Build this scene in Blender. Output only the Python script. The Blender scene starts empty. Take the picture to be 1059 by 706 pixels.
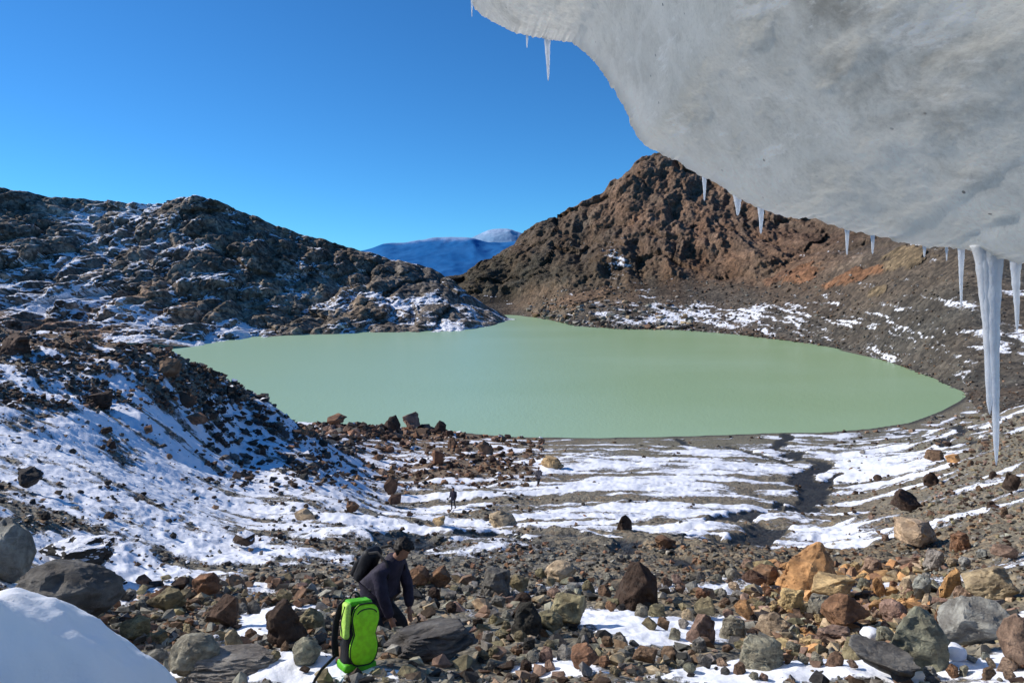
import bpy, bmesh, math, random
import numpy as np
from mathutils import Vector, Matrix, Euler

SC = bpy.context.scene
COL = SC.collection
F, HY, CX, ZC = 765.0, 290.0, 529.5, 31.0      # focal (px), horizon row, centre column, eye height over the lake
RNG = np.random.default_rng(7)
R = random.Random(11)

def P(px, py, d):
    return Vector(((px - CX) / F * d, d, ZC - (py - HY) / F * d))

# ------------------------------------------------------------------ numpy noise
_perm = np.random.default_rng(3).permutation(256)
_perm = np.concatenate([_perm, _perm]).astype(np.int32)
_g = np.random.default_rng(5).normal(size=(256, 3)); _g /= np.linalg.norm(_g, axis=1)[:, None]
_g = _g.astype(np.float32)

def pnoise(x, y, z, seed=0):
    x = np.asarray(x, np.float32) + seed * 17.31; y = np.asarray(y, np.float32) + seed * 7.77
    z = np.asarray(z, np.float32) + np.zeros_like(x)
    xi = np.floor(x).astype(np.int32); yi = np.floor(y).astype(np.int32); zi = np.floor(z).astype(np.int32)
    xf = x - xi; yf = y - yi; zf = z - zi
    u = xf * xf * xf * (xf * (xf * 6 - 15) + 10); v = yf * yf * yf * (yf * (yf * 6 - 15) + 10); w = zf * zf * zf * (zf * (zf * 6 - 15) + 10)
    def gr(dx, dy, dz):
        h = _perm[_perm[_perm[(xi + dx) & 255] + ((yi + dy) & 255)] + ((zi + dz) & 255)]
        g = _g[h]
        return g[..., 0] * (xf - dx) + g[..., 1] * (yf - dy) + g[..., 2] * (zf - dz)
    a = gr(0,0,0); b = gr(1,0,0); c = gr(0,1,0); d = gr(1,1,0)
    e = gr(0,0,1); f = gr(1,0,1); g_ = gr(0,1,1); h = gr(1,1,1)
    l = lambda p, q, t: p + t * (q - p)
    return l(l(l(a, b, u), l(c, d, u), v), l(l(e, f, u), l(g_, h, u), v), w) * 1.7

def fbm(x, y, z, octs=4, seed=0, lac=2.1, gain=0.5, ridged=False):
    s = np.zeros(np.shape(x), np.float32); a = 1.0; t = 0.0; f = 1.0
    for o in range(octs):
        n = pnoise(x * f, y * f, z * f, seed + o * 3)
        if ridged: n = 1 - 2 * np.abs(n)
        s += a * n; t += a; a *= gain; f *= lac
    return s / t

def cells(x, y, seed=0):
    """F1 distance and a random value of the nearest cell, 2D"""
    xi = np.floor(x).astype(np.int32); yi = np.floor(y).astype(np.int32)
    best = np.full(np.shape(x), 9.0, np.float32); sec = best.copy(); val = np.zeros(np.shape(x), np.float32)
    rx = np.random.default_rng(40 + seed).random(256).astype(np.float32); ry = np.random.default_rng(50 + seed).random(256).astype(np.float32)
    rv = np.random.default_rng(60 + seed).random(256).astype(np.float32)
    for dx in (-1, 0, 1):
        for dy in (-1, 0, 1):
            h = _perm[_perm[(xi + dx) & 255] + ((yi + dy) & 255)]
            d = np.hypot(xi + dx + rx[h] - x, yi + dy + ry[h] - y)
            m = d < best
            sec = np.where(m, best, np.minimum(sec, d)); val = np.where(m, rv[h], val); best = np.where(m, d, best)
    return best, sec, val

def sstep(a, b, x):
    t = np.clip((x - a) / (b - a), 0, 1); return t * t * (3 - 2 * t)

# ------------------------------------------------------------------ materials
class G:
    def __init__(s, name):
        s.m = bpy.data.materials.new(name); s.m.use_nodes = True
        s.nt = s.m.node_tree; s.nt.nodes.clear()
        s.out = s.nt.nodes.new('ShaderNodeOutputMaterial')
    def n(s, t, inp=None, **props):
        nd = s.nt.nodes.new('ShaderNode' + t)
        for k, v in props.items(): setattr(nd, k, v)
        for k, v in (inp or {}).items(): s.put(nd.inputs[k], v)
        return nd
    def put(s, sock, v):
        if isinstance(v, bpy.types.NodeSocket): s.nt.links.new(v, sock)
        else:
            if isinstance(v, tuple) and len(v) == 3 and sock.type == 'RGBA': v = v + (1,)
            sock.default_value = v
    def mix(s, f, a, b, blend='MIX'):
        nd = s.nt.nodes.new('ShaderNodeMix'); nd.data_type = 'RGBA'; nd.blend_type = blend
        s.put(nd.inputs[0], f); s.put(nd.inputs[6], a); s.put(nd.inputs[7], b)
        return nd.outputs[2]
    def math(s, op, a, b=0.0, c=0.0, clamp=False):
        nd = s.nt.nodes.new('ShaderNodeMath'); nd.operation = op; nd.use_clamp = clamp
        s.put(nd.inputs[0], a); s.put(nd.inputs[1], b)
        if op in ('MULTIPLY_ADD',): s.put(nd.inputs[2], c)
        return nd.outputs[0]
    def step(s, x, lo, hi, a=0.0, b=1.0):
        nd = s.n('MapRange', {'Value': x, 'From Min': lo, 'From Max': hi, 'To Min': a, 'To Max': b}, interpolation_type='SMOOTHSTEP')
        return nd.outputs[0]
    def noise(s, vec, scale, detail=4.0, rough=0.55, dist=0.0):
        return s.n('TexNoise', {'Vector': vec, 'Scale': scale, 'Detail': detail, 'Roughness': rough, 'Distortion': dist}).outputs['Fac']
    def voro(s, vec, scale, feature='F1', out='Distance', rnd=1.0):
        return s.n('TexVoronoi', {'Vector': vec, 'Scale': scale, 'Randomness': rnd}, feature=feature).outputs[out]
    def coord(s, o='Object'): return s.n('TexCoord').outputs[o]
    def map(s, vec, scale=(1, 1, 1), rot=(0, 0, 0), loc=(0, 0, 0)):
        return s.n('Mapping', {'Vector': vec, 'Scale': scale, 'Rotation': rot, 'Location': loc}).outputs[0]
    def attr(s, name, o='Fac'): return s.n('Attribute', attribute_name=name).outputs[o]
    def ramp(s, f, stops):
        nd = s.n('ValToRGB', {'Fac': f}); cr = nd.color_ramp
        while len(cr.elements) < len(stops): cr.elements.new(0.5)
        for e, (p, c) in zip(cr.elements, stops): e.position = p; e.color = tuple(c) + (1,)
        return nd.outputs[0]
    def bump(s, h, strength=0.5, dist=0.05, normal=None):
        i = {'Height': h, 'Strength': strength, 'Distance': dist}
        if normal is not None: i['Normal'] = normal
        return s.n('Bump', i).outputs[0]
    def bsdf(s, color, rough=0.8, normal=None, **kw):
        i = {'Base Color': color, 'Roughness': rough}
        if normal is not None: i['Normal'] = normal
        for k, v in kw.items(): i[k.replace('_', ' ')] = v
        nd = s.n('BsdfPrincipled', i)
        s.nt.links.new(nd.outputs[0], s.out.inputs[0]); return nd

def plain(name, col, rough=0.7, var=0.25, scale=30.0, bump=0.2, spec=0.3, bd=0.004):
    g = G(name); c = g.coord()
    n = g.noise(c, scale, 5)
    dark = tuple(v * (1 - var) for v in col); lite = tuple(min(1, v * (1 + var)) for v in col)
    g.bsdf(g.mix(g.step(n, .3, .7), dark, lite), rough, g.bump(g.noise(c, scale * 3, 4), bump, bd), Specular_IOR_Level=spec)
    return g.m

SNOWC = (0.86, 0.88, 0.93)

def mat_ground():
    g = G('moraine ground'); c = g.coord()
    snow = g.attr('snow'); wet = g.attr('wet'); tone = g.attr('tone', 'Color')
    v1 = g.n('TexVoronoi', {'Vector': c, 'Scale': 5.0}); v2 = g.n('TexVoronoi', {'Vector': c, 'Scale': 17.0})
    sep = g.n('SeparateColor', {'Color': v1.outputs['Color']}); sep2 = g.n('SeparateColor', {'Color': v2.outputs['Color']})
    base = g.ramp(sep.outputs[0], [(0, (.055, .053, .047)), (.45, (.125, .118, .102)), (.75, (.19, .18, .15)), (.92, (.19, .13, .08)), (1, (.25, .22, .17))])
    base2 = g.ramp(sep2.outputs[0], [(0, (.06, .057, .05)), (.6, (.15, .142, .122)), (1, (.23, .21, .17))])
    fine = g.noise(c, .9, 8, .65)
    base = g.mix(g.step(fine, .4, .62), base, base2)
    base = g.mix(1.0, base, tone, 'MULTIPLY'); base = g.mix(1.0, base, (1.42, 1.40, 1.32), 'MULTIPLY')
    base = g.mix(g.math('MULTIPLY', wet, .9), base, (.020, .021, .021))
    edge = g.noise(c, 2.6, 9, .7)
    edge2 = g.noise(c, 22.0, 4, .6)
    e = g.math('ADD', g.math('MULTIPLY', g.math('SUBTRACT', edge, .5), .9), g.math('MULTIPLY', g.math('SUBTRACT', edge2, .5), .5))
    s = g.step(g.math('ADD', snow, e), .42, .58)
    col = g.mix(s, base, SNOWC)
    h = g.math('ADD', g.math('MULTIPLY', v1.outputs['Distance'], -1.0), g.math('MULTIPLY', v2.outputs['Distance'], -.35))
    hs = g.math('ADD', g.math('MULTIPLY', g.noise(c, 1.6, 8, .6), 1.0), .4)
    hh = g.mix(s, h, hs)
    rough = g.math('SUBTRACT', .85, g.math('MULTIPLY', wet, .35))
    g.bsdf(col, rough, g.bump(hh, .8, .09), Specular_IOR_Level=.25)
    return g.m

def mat_hill(name, ramp_cols, sc=1.0, bumpd=1.2, brk=1.3):
    """rock of a slope: strata tones, tint painted per vertex, snow per vertex broken up by noise"""
    g = G(name); c = g.coord()
    tone = g.attr('tone', 'Color'); snow = g.attr('snow')
    n1 = g.noise(c, .05 * sc, 10, .7, .6); n2 = g.noise(g.map(c, (1, 1, 2.2), (.5, .2, .4)), .35 * sc, 8, .7)
    v = g.n('TexVoronoi', {'Vector': c, 'Scale': .45 * sc}); sv = g.n('SeparateColor', {'Color': v.outputs['Color']})
    v2 = g.n('TexVoronoi', {'Vector': c, 'Scale': 1.1 * sc})
    f = g.math('ADD', g.math('MULTIPLY', n1, .45), g.math('ADD', g.math('MULTIPLY', n2, .35), g.math('MULTIPLY', sv.outputs[0], .2)))
    base = g.ramp(f, ramp_cols)
    base = g.mix(1.0, base, tone, 'MULTIPLY')
    e = g.math('MULTIPLY', g.math('SUBTRACT', g.noise(c, .35 * sc, 8, .7), .5), brk)
    s = g.step(g.math('ADD', snow, e), .44, .56)
    col = g.mix(s, base, SNOWC)
    h = g.math('ADD', g.math('MULTIPLY', v.outputs['Distance'], -.6), g.math('ADD', g.math('MULTIPLY', v2.outputs['Distance'], -.35), g.math('MULTIPLY', n2, .9)))
    g.bsdf(col, .9, g.bump(h, .9, bumpd), Specular_IOR_Level=.15)
    return g.m

def mat_rock(individual=True):
    g = G('moraine rock' if individual else 'rubble rock')
    if individual:
        oi = g.n('ObjectInfo'); tint = oi.outputs['Color']; al = oi.outputs['Alpha']
        c0 = g.coord(); c = g.n('VectorMath', {0: c0, 1: oi.outputs['Random']}, operation='ADD').outputs[0]
        k = 1.0
    else:
        tint = g.attr('tint', 'Color'); al = g.attr('tint', 'Alpha'); c = g.coord(); k = 3.0
    n = g.noise(c, 2.2 * k, 9, .68, .3); n2 = g.noise(c, 9 * k, 6, .7)
    str_ = g.noise(g.map(c, (1, 1, 5), (.4, .3, 0)), 2.0 * k, 6, .7)
    col = g.mix(g.step(n, .35, .68), g.mix(1.0, tint, (.5, .47, .45), 'MULTIPLY'), g.mix(1.0, tint, (1.25, 1.22, 1.15), 'MULTIPLY'))
    col = g.mix(g.math('MULTIPLY', g.step(n2, .52, .72), .45), col, g.mix(1.0, tint, (1.5, 1.5, 1.45), 'MULTIPLY'))
    col = g.mix(g.math('MULTIPLY', g.step(str_, .5, .62), .35), col, (.07, .06, .05))
    nz = g.n('SeparateXYZ', {'Vector': g.n('NewGeometry').outputs['Normal']}).outputs[2]
    s = g.math('MULTIPLY', g.step(g.math('ADD', nz, g.math('SUBTRACT', n, .5)), .62, .82), al)
    s = g.step(s, .45, .6)
    col = g.mix(s, col, SNOWC)
    h = g.math('ADD', g.math('MULTIPLY', n, 1.0), g.math('ADD', g.math('MULTIPLY', n2, .35), g.math('MULTIPLY', g.voro(c, 4 * k), -.4)))
    g.bsdf(col, .85, g.bump(h, .7, .10 if individual else .03), Specular_IOR_Level=.25)
    return g.m

def mat_water():
    g = G('glacial lake water'); c = g.coord()
    n = g.noise(g.map(c, (.006, .01, 1)), 1.0, 4, .5)
    sx = g.n('SeparateXYZ', {'Vector': c})
    gx = g.step(g.math('ADD', sx.outputs[0], g.math('MULTIPLY', g.math('SUBTRACT', n, .5), 90)), -150., 90.)
    col = g.mix(gx, (.395, .57, .385), (.325, .46, .235))
    col = g.mix(g.math('MULTIPLY', g.step(n, .35, .7), .6), col, (.41, .575, .375))
    w = g.noise(g.map(c, (1.0, .6, 1)), 1.2, 5, .6); w2 = g.noise(g.map(c, (.25, .12, 1)), 1.0, 4, .6)
    g.bsdf(col, .30, g.bump(g.math('ADD', w, w2), .5, .14), IOR=1.33, Specular_IOR_Level=.30)
    return g.m

def mat_ice():
    g = G('glacier ice'); c = g.coord()
    rim = g.attr('rim')
    big = g.noise(c, .5, 6, .6, .4); med = g.noise(g.map(c, (1, .7, 1.3), (0, .3, .5)), 1.7, 10, .7, .3)
    fine = g.noise(c, 17, 8, .75); dots = g.voro(c, 30)
    wv = g.n('TexWave', {'Vector': g.map(c, (.5, .9, 1.1), (.3, .5, .7)), 'Scale': .45, 'Distortion': 11.0, 'Detail': 6.0, 'Detail Scale': 1.4, 'Detail Roughness': .6}).outputs['Fac']
    col = g.mix(g.step(big, .25, .75), (.58, .58, .55), (.92, .91, .87))
    col = g.mix(g.math('MULTIPLY', g.step(med, .40, .75), .40), col, (.50, .50, .46))
    col = g.mix(g.math('MULTIPLY', g.step(wv, .55, 1.0), .30), col, (.92, .92, .90))
    col = g.mix(g.math('MULTIPLY', g.step(fine, .48, .72), .38), col, (.34, .335, .315))
    grain = g.noise(c, 52, 4, .7); cd = g.n('VectorMath', {0: c, 1: g.n('TexNoise', {'Vector': c, 'Scale': 1.2, 'Detail': 3.0}).outputs['Color']}, operation='ADD').outputs[0]
    col = g.mix(g.math('MULTIPLY', g.step(grain, .50, .68), .26), col, (.38, .375, .35)); col = g.mix(g.math('MULTIPLY', g.step(grain, .42, .30), .28), col, (.97, .97, .95))
    arc = g.n('TexVoronoi', {'Vector': g.map(cd, (.6, .9, .9)), 'Scale': .9}, feature='DISTANCE_TO_EDGE').outputs['Distance']
    col = g.mix(g.math('MULTIPLY', g.step(arc, .05, .0), .25), col, (.96, .96, .94)); col = g.mix(g.math('MULTIPLY', g.step(arc, .35, .04), .12), col, (.45, .45, .42))
    dirt = g.noise(c, .75, 9, .72, .2)
    col = g.mix(g.math('MULTIPLY', g.step(dirt, .50, .72), .85), col, (.20, .185, .155))
    frost = g.noise(g.map(c, (1, .6, 2.5)), 2.6, 9, .75)
    col = g.mix(g.math('MULTIPLY', g.step(frost, .56, .68), .8), col, (.93, .93, .93))
    speck = g.math('MULTIPLY', g.step(g.voro(c, 8.0), .09, .05), g.step(g.noise(c, 1.5, 3), .50, .6))
    col = g.mix(speck, col, (.05, .045, .04))
    col = g.mix(g.math('MULTIPLY', g.attr('lip'), .55), col, (.97, .955, .91)); col = g.mix(g.math('MULTIPLY', rim, .9), col, (.98, .97, .94))  # sunlit glow of the lip and rim painted in as whiter colour
    h = g.math('ADD', g.math('MULTIPLY', med, .9), g.math('ADD', g.math('MULTIPLY', fine, .5), g.math('ADD', g.math('MULTIPLY', dots, .3), g.math('MULTIPLY', grain, .35))))
    nrm = g.bump(h, .5, .025)
    p = g.n('BsdfPrincipled', {'Base Color': col, 'Roughness': .20, 'IOR': 1.31, 'Specular IOR Level': .6, 'Normal': nrm})
    t = g.n('BsdfTranslucent', {'Color': g.mix(g.math('MULTIPLY_ADD', g.attr('thin'), -.85, .85), (1.0, .97, .90), g.mix(1.0, (1.36, 1.31, 1.20), col, 'MULTIPLY')), 'Normal': nrm})
    m = g.n('MixShader', {0: g.math('MULTIPLY_ADD', g.attr('thin'), .22, .78), 1: p.outputs[0], 2: t.outputs[0]})
    g.nt.links.new(m.outputs[0], g.out.inputs[0])
    return g.m

def mat_icicle():
    g = G('icicle ice'); c = g.coord()
    n = g.noise(g.map(c, (1, 1, .35)), 45, 5, .6); n2 = g.noise(c, 12, 4)
    nrm = g.bump(g.math('ADD', n, g.math('MULTIPLY', n2, 1.5)), .6, .01)
    col = g.mix(g.step(n2, .35, .7), (.84, .86, .88), (.97, .97, .97))
    p = g.n('BsdfPrincipled', {'Base Color': col, 'Roughness': .25, 'IOR': 1.31, 'Normal': nrm, 'Specular IOR Level': .4})
    t = g.n('BsdfTranslucent', {'Color': (.9, .92, .95, 1), 'Normal': nrm})
    gl = g.n('BsdfGlass', {'Color': (.95, .97, 1, 1), 'Roughness': .15, 'IOR': 1.31, 'Normal': nrm})
    m1 = g.n('MixShader', {0: .66, 1: p.outputs[0], 2: t.outputs[0]})
    m2 = g.n('MixShader', {0: g.step(n2, .35, .75, .08, .40), 1: m1.outputs[0], 2: gl.outputs[0]})
    g.nt.links.new(m2.outputs[0], g.out.inputs[0])
    return g.m

def mat_snow():
    g = G('wind packed snow'); c = g.coord()
    n = g.noise(c, 1.2, 6, .5); f = g.noise(c, 60, 4, .6)
    g.bsdf(g.mix(n, (.82, .85, .91), (.89, .90, .93)), .55, g.bump(g.math('ADD', n, g.math('MULTIPLY', f, .12)), .4, .06), Specular_IOR_Level=.3)
    return g.m

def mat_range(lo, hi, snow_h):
    g = G('distant range'); c = g.coord()  # blue haze of distance painted into rock and snow colours
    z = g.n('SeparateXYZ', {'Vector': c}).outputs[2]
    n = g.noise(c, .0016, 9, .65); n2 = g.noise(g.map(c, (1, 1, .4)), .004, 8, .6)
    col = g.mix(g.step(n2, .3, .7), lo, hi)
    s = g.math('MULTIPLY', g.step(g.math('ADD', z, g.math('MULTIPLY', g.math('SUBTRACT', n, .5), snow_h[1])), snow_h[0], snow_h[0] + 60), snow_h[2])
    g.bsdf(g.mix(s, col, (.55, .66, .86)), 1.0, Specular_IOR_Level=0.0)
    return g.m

# ------------------------------------------------------------------ object helpers
def mesh_np(name, verts, faces, mat, attrs=None, smooth=True):
    """verts (n,3); faces (m,3|4) int array"""
    me = bpy.data.meshes.new(name)
    verts = np.ascontiguousarray(verts, np.float32); faces = np.ascontiguousarray(faces, np.int32)
    k = faces.shape[1]
    me.vertices.add(len(verts)); me.vertices.foreach_set('co', verts.ravel())
    me.loops.add(faces.size); me.loops.foreach_set('vertex_index', faces.ravel())
    me.polygons.add(len(faces)); me.polygons.foreach_set('loop_start', np.arange(0, faces.size, k, dtype=np.int32))
    me.polygons.foreach_set('use_smooth', np.full(len(faces), smooth, bool))
    for an, av in (attrs or {}).items():
        av = np.ascontiguousarray(av, np.float32)
        if av.ndim == 1:
            me.attributes.new(an, 'FLOAT', 'POINT').data.foreach_set('value', av)
        else:
            if av.shape[1] == 3: av = np.concatenate([av, np.ones((len(av), 1), np.float32)], 1)
            me.attributes.new(an, 'FLOAT_COLOR', 'POINT').data.foreach_set('color', np.ascontiguousarray(av).ravel())
    me.update(calc_edges=True)
    if mat: me.materials.append(mat)
    return me

def link(name, me, parent=None, loc=(0, 0, 0), rot=(0, 0, 0)):
    o = bpy.data.objects.new(name, me); COL.objects.link(o)
    o.location = loc; o.rotation_euler = rot
    if parent: o.parent = parent
    return o

def tag(o, label=None, cat=None, group=None, kind=None):
    if label: o['label'] = label
    if cat: o['category'] = cat
    if group: o['group'] = group
    if kind: o['kind'] = kind
    return o

def bm_obj(name, bm, mat, parent=None, loc=(0, 0, 0), rot=(0, 0, 0), smooth=True, sharp=None):
    me = bpy.data.meshes.new(name); bm.to_mesh(me); bm.free()
    if smooth: me.polygons.foreach_set('use_smooth', np.full(len(me.polygons), True))
    if sharp: me.set_sharp_from_angle(angle=math.radians(sharp))
    me.materials.append(mat)
    return link(name, me, parent, loc, rot)

def grid_faces(nr, nc):
    i = np.arange(nr * nc).reshape(nr, nc)
    return np.stack([i[:-1, :-1], i[:-1, 1:], i[1:, 1:], i[1:, :-1]], -1).reshape(-1, 4)

def pchip(x, y, xq):
    x = np.asarray(x, float); y = np.asarray(y, float); h = np.diff(x); dl = np.diff(y) / h
    m = np.zeros(len(x)); m[0] = dl[0]; m[-1] = dl[-1]
    for i in range(1, len(x) - 1):
        if dl[i - 1] * dl[i] > 0:
            w1 = 2 * h[i] + h[i - 1]; w2 = h[i] + 2 * h[i - 1]
            m[i] = (w1 + w2) / (w1 / dl[i - 1] + w2 / dl[i])
    i = np.clip(np.searchsorted(x, xq) - 1, 0, len(x) - 2); t = (xq - x[i]) / h[i]; t2 = t * t; t3 = t2 * t
    return (2*t3-3*t2+1)*y[i] + (t3-2*t2+t)*h[i]*m[i] + (-2*t3+3*t2)*y[i+1] + (t3-t2)*h[i]*m[i+1]

def blobs(px, py, pts, bg):
    """soft painted field: weighted average of (x, y, rx, ry, value) marks over a background value"""
    w = np.full(np.shape(px), .25, np.float32)
    bg = np.asarray(bg, np.float32)
    num = (w[..., None] * bg) if bg.ndim else w * bg
    for (x, y, rx, ry, v) in pts:
        k = 2.0 * np.exp(-(((px - x) / rx) ** 2 + ((py - y) / ry) ** 2)); w = w + k
        v = np.asarray(v, np.float32)
        num = num + (k[..., None] * v if v.ndim else k * v)
    return num / (w[..., None] if np.asarray(bg).ndim else w)

# ------------------------------------------------------------------ the lake outline
SHORE = [(310,436),(345,438),(400,440),(450,443),(480,447),(520,451),(560,452),(620,452.5),(700,451),(760,449),(810,447),(850,447),(900,443),(940,437),
 (960,430),(975,424),(990,416),(1000,409),(995,400),(975,391),(950,383),(920,374),(880,365),(840,356),(800,350),(760,345),(720,341.5),(690,340.5),
 (640,339.5),(610,337.5),(590,333),(570,329),(550,327),(530,326),(512,328.5),(500,334),(498,341),(480,343.5),(440,343.5),(400,343),(350,343.5),
 (300,346),(270,348),(240,352),(215,355),(190,359)]
LAKE = [P(x, y, ZC * F / (y - HY))[:2] for x, y in SHORE] + [P(150, 0, 330)[:2], P(140, 0, 260)[:2], P(170, 0, 200)[:2], P(240, 0, 165)[:2]]
LAKE = np.array(LAKE)

def lake_sd(x, y):
    """signed distance to the shore, positive on land"""
    x = np.asarray(x, np.float32); y = np.asarray(y, np.float32)
    d2 = np.full(x.shape, 1e12, np.float32); ins = np.zeros(x.shape, bool)
    for (ax, ay), (bx, by) in zip(LAKE, np.roll(LAKE, -1, 0)):
        ex, ey = bx - ax, by - ay; wx, wy = x - ax, y - ay
        t = np.clip((wx * ex + wy * ey) / (ex * ex + ey * ey), 0, 1)
        d2 = np.minimum(d2, (wx - ex * t) ** 2 + (wy - ey * t) ** 2)
        c = ((ay <= y) != (by <= y)) & (x < ax + (y - ay) / (ey if ey else 1e-9) * ex)
        ins ^= c
    return np.where(ins, -1, 1) * np.sqrt(d2)

def line_dist(x, y, pts):
    d2 = np.full(np.shape(x), 1e12, np.float32)
    for (ax, ay), (bx, by) in zip(pts[:-1], pts[1:]):
        ex, ey = bx - ax, by - ay; wx, wy = x - ax, y - ay
        t = np.clip((wx * ex + wy * ey) / (ex * ex + ey * ey + 1e-9), 0, 1)
        d2 = np.minimum(d2, (wx - ex * t) ** 2 + (wy - ey * t) ** 2)
    return np.sqrt(d2)

# ------------------------------------------------------------------ the moraine ground
CTRL = []
DROP = [(.5,1.68),(1,1.78),(2,2.02),(3,2.35),(4.5,2.8),(6,3.2),(8.5,4.1),(13.7,5.55),(23,8.1),(38,12.4),(56,17.3),(93,23),(148,31)]
for px in (450, 600, 750, 900):
    for d, dr in DROP: CTRL.append((px, HY + dr / d * F, d))
    CTRL += [(px, HY + 35 / 220 * F, 220), (px, HY + 40 / 330 * F, 330)]
for px in (-1500, -600, -200, 150, 330, 1059, 1400, 2500):
    for d in (.5, 1, 2, 3, 4.3):
        CTRL.append((px, HY + (1.6 + .25 * d + (.12 * d if px < 400 else -.03 * d)) / d * F, d))
for px, lst in {
  1059: [(690,5.6),(620,8.5),(560,14),(500,28),(470,55),(440,100),(420,140),(408,180),(370,230),(320,330)],
  1300: [(600,6.5),(480,14),(410,50),(370,120),(340,200),(300,330)],
  2500: [(500,7),(380,20),(300,60),(250,200)],
  400: [(690,6),(650,8.7),(600,14),(560,23),(527,52),(490,85),(460,115),(441,152)],
  330: [(690,6.2),(640,9),(590,15),(550,25),(520,38),(490,58),(468,69),(456,75),(454,100),(439,150)],
  290: [(640,9.5),(590,15),(550,25),(520,36),(490,50),(460,62),(426,75),(450,90),(470,115),(475,160)],
  250: [(690,6.3),(640,9.5),(600,14),(560,22),(520,34),(480,52),(450,64),(408,74),(395,76),(428,88),(455,105),(470,150)],
  180: [(690,6.5),(640,9.5),(600,13.5),(560,19),(520,26),(480,36),(440,48),(400,58),(357,66),(392,76),(430,100),(440,150),(420,220)],
  90: [(690,6.6),(650,8.5),(610,11.5),(560,15.5),(500,22),(450,32),(400,46),(348,62),(380,72),(410,105),(420,170)],
  0: [(660,7),(600,9.5),(550,13),(500,18),(450,26),(400,38),(360,52),(337,62),(370,74),(400,115),(400,200)],
  -200: [(600,7),(500,12),(420,22),(360,38),(318,60),(350,75),(370,150)],
  -800: [(560,6),(420,15),(300,45),(330,90)], -1500: [(520,6),(300,30)]}.items():
    for py, d in lst: CTRL.append((px, py, d))
CT = np.array(CTRL, float)
def rb_feat(px, L): return np.stack([np.arctan((px - CX) / F) * 3.2, L * 1.0], -1)
_cf = rb_feat(CT[:, 0], np.log(CT[:, 2]))
_cz = (CT[:, 1] - HY) / F * CT[:, 2] / (CT[:, 2] + 4.0)      # drop, compressed over distance
def _ker(a, b):
    return np.sqrt(((a[:, None, :] - b[None]) ** 2).sum(-1) + .03)
n_ = len(_cf); A = np.zeros((n_ + 3, n_ + 3)); A[:n_, :n_] = _ker(_cf, _cf) - np.eye(n_) * .012
A[:n_, n_] = 1; A[:n_, n_ + 1:] = _cf; A[n_:, :n_] = A[:n_, n_:].T
_w = np.linalg.solve(A, np.concatenate([_cz, np.zeros(3)]))
def base_drop(px, d):
    sh = np.shape(px); f = rb_feat(np.ravel(px), np.log(np.ravel(d))); out = np.empty(len(f))
    for i in range(0, len(f), 20000):
        q = f[i:i + 20000]; out[i:i + 20000] = _ker(q, _cf) @ _w[:n_] + _w[n_] + q @ _w[n_ + 1:]
    return (out * (np.ravel(d) + 4.0)).reshape(sh)

gpx = np.concatenate([np.linspace(-2200, -200, 60)[:-1], np.linspace(-200, -40, 60)[:-1], np.arange(-40, 1100, 1.6), np.linspace(1100, 1300, 70)[1:], np.linspace(1300, 3200, 60)[1:]])
gd = np.exp(np.linspace(math.log(.55), math.log(330), 960))
PXg, Dg = np.meshgrid(gpx, gd)
cdr = base_drop(*np.meshgrid(gpx[::4], gd[::8]))
def upsample(a, nr, nc, ry, rx):
    yi = np.minimum(np.arange(nr) / ry, a.shape[0] - 1.001); xi = np.minimum(np.arange(nc) / rx, a.shape[1] - 1.001)
    y0 = yi.astype(int); x0 = xi.astype(int); ty = (yi - y0)[:, None]; tx = (xi - x0)[None]
    ty = ty * ty * (3 - 2 * ty) * .0 + ty
    return (a[y0][:, x0] * (1 - ty) * (1 - tx) + a[y0][:, x0 + 1] * (1 - ty) * tx + a[y0 + 1][:, x0] * ty * (1 - tx) + a[y0 + 1][:, x0 + 1] * ty * tx)
DR = upsample(cdr, len(gd), len(gpx), 8, 4)
Xg = (PXg - CX) / F * Dg; Yg = Dg
Zg = ZC - DR
sd = lake_sd(Xg, Yg)
PYg = HY + DR / Dg * F                                   # where the vertex would be seen, used to paint large regions
# streams on the flats
STREAMS = [([(812,447),(803,458),(812,470),(828,487),(842,500),(845,512),(822,526),(803,541),(775,557),(740,563),(690,566),(640,561),(600,557),(556,556)], 1.35),
           ([(842,500),(858,493),(890,497),(930,500)], .7), ([(556,556),(510,548),(470,556),(425,566)], 1.5),
           ([(925,441),(945,452),(985,470),(1010,480)], 1.0), ([(640,566),(700,580),(760,590)], .7), ([(700,452),(740,460),(790,470),(815,474)], .8), ([(830,492),(846,503),(840,512)], 1.6), ([(803,458),(826,469),(850,484),(860,493)], .45), ([(845,512),(806,519),(796,530),(803,541)], .5), ([(775,557),(740,552),(712,556),(690,566)], .5)]
def d_center(py):
    pys = [HY + dr / d * F for d, dr in DROP][::-1]; ds = [math.log(d) for d, _ in DROP][::-1]
    return math.exp(np.interp(py, pys, ds))
wet = np.zeros_like(Xg, dtype=np.float32)
wn = .6 * pnoise(Xg * .6, Yg * .4, 0 * Xg, 8) + pnoise(Xg * .25, Yg * .25, 0 * Xg, 9); wn2 = pnoise(Xg * 1.1, Yg * 1.1, 0 * Xg, 19)
for pts, wd in STREAMS:
    wp = [Vector(P(x, y, d_center(y))[:2]) for x, y in pts]
    for lev in range(2):
        q_ = [wp[0]]
        for a_, b_ in zip(wp[:-1], wp[1:]):
            e_ = b_ - a_; q_ += [(a_ + b_) / 2 + Vector((-e_.y, e_.x)) * R.uniform(-.2, .2), b_]
        wp = q_
    wl = wd * (.5 + .5 * np.clip(Yg / 60, .25, 1.2))
    wet = np.maximum(wet, 1 - sstep(wl * .55, wl, line_dist(Xg, Yg, wp) + wn * wl * .3 + wn2 * wl * .25))
wet = np.maximum(wet, (1 - sstep(.3, 2.2, sd + .5 * wn2)) * (sd > -1) * (PXg > 440) * .8)
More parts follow.
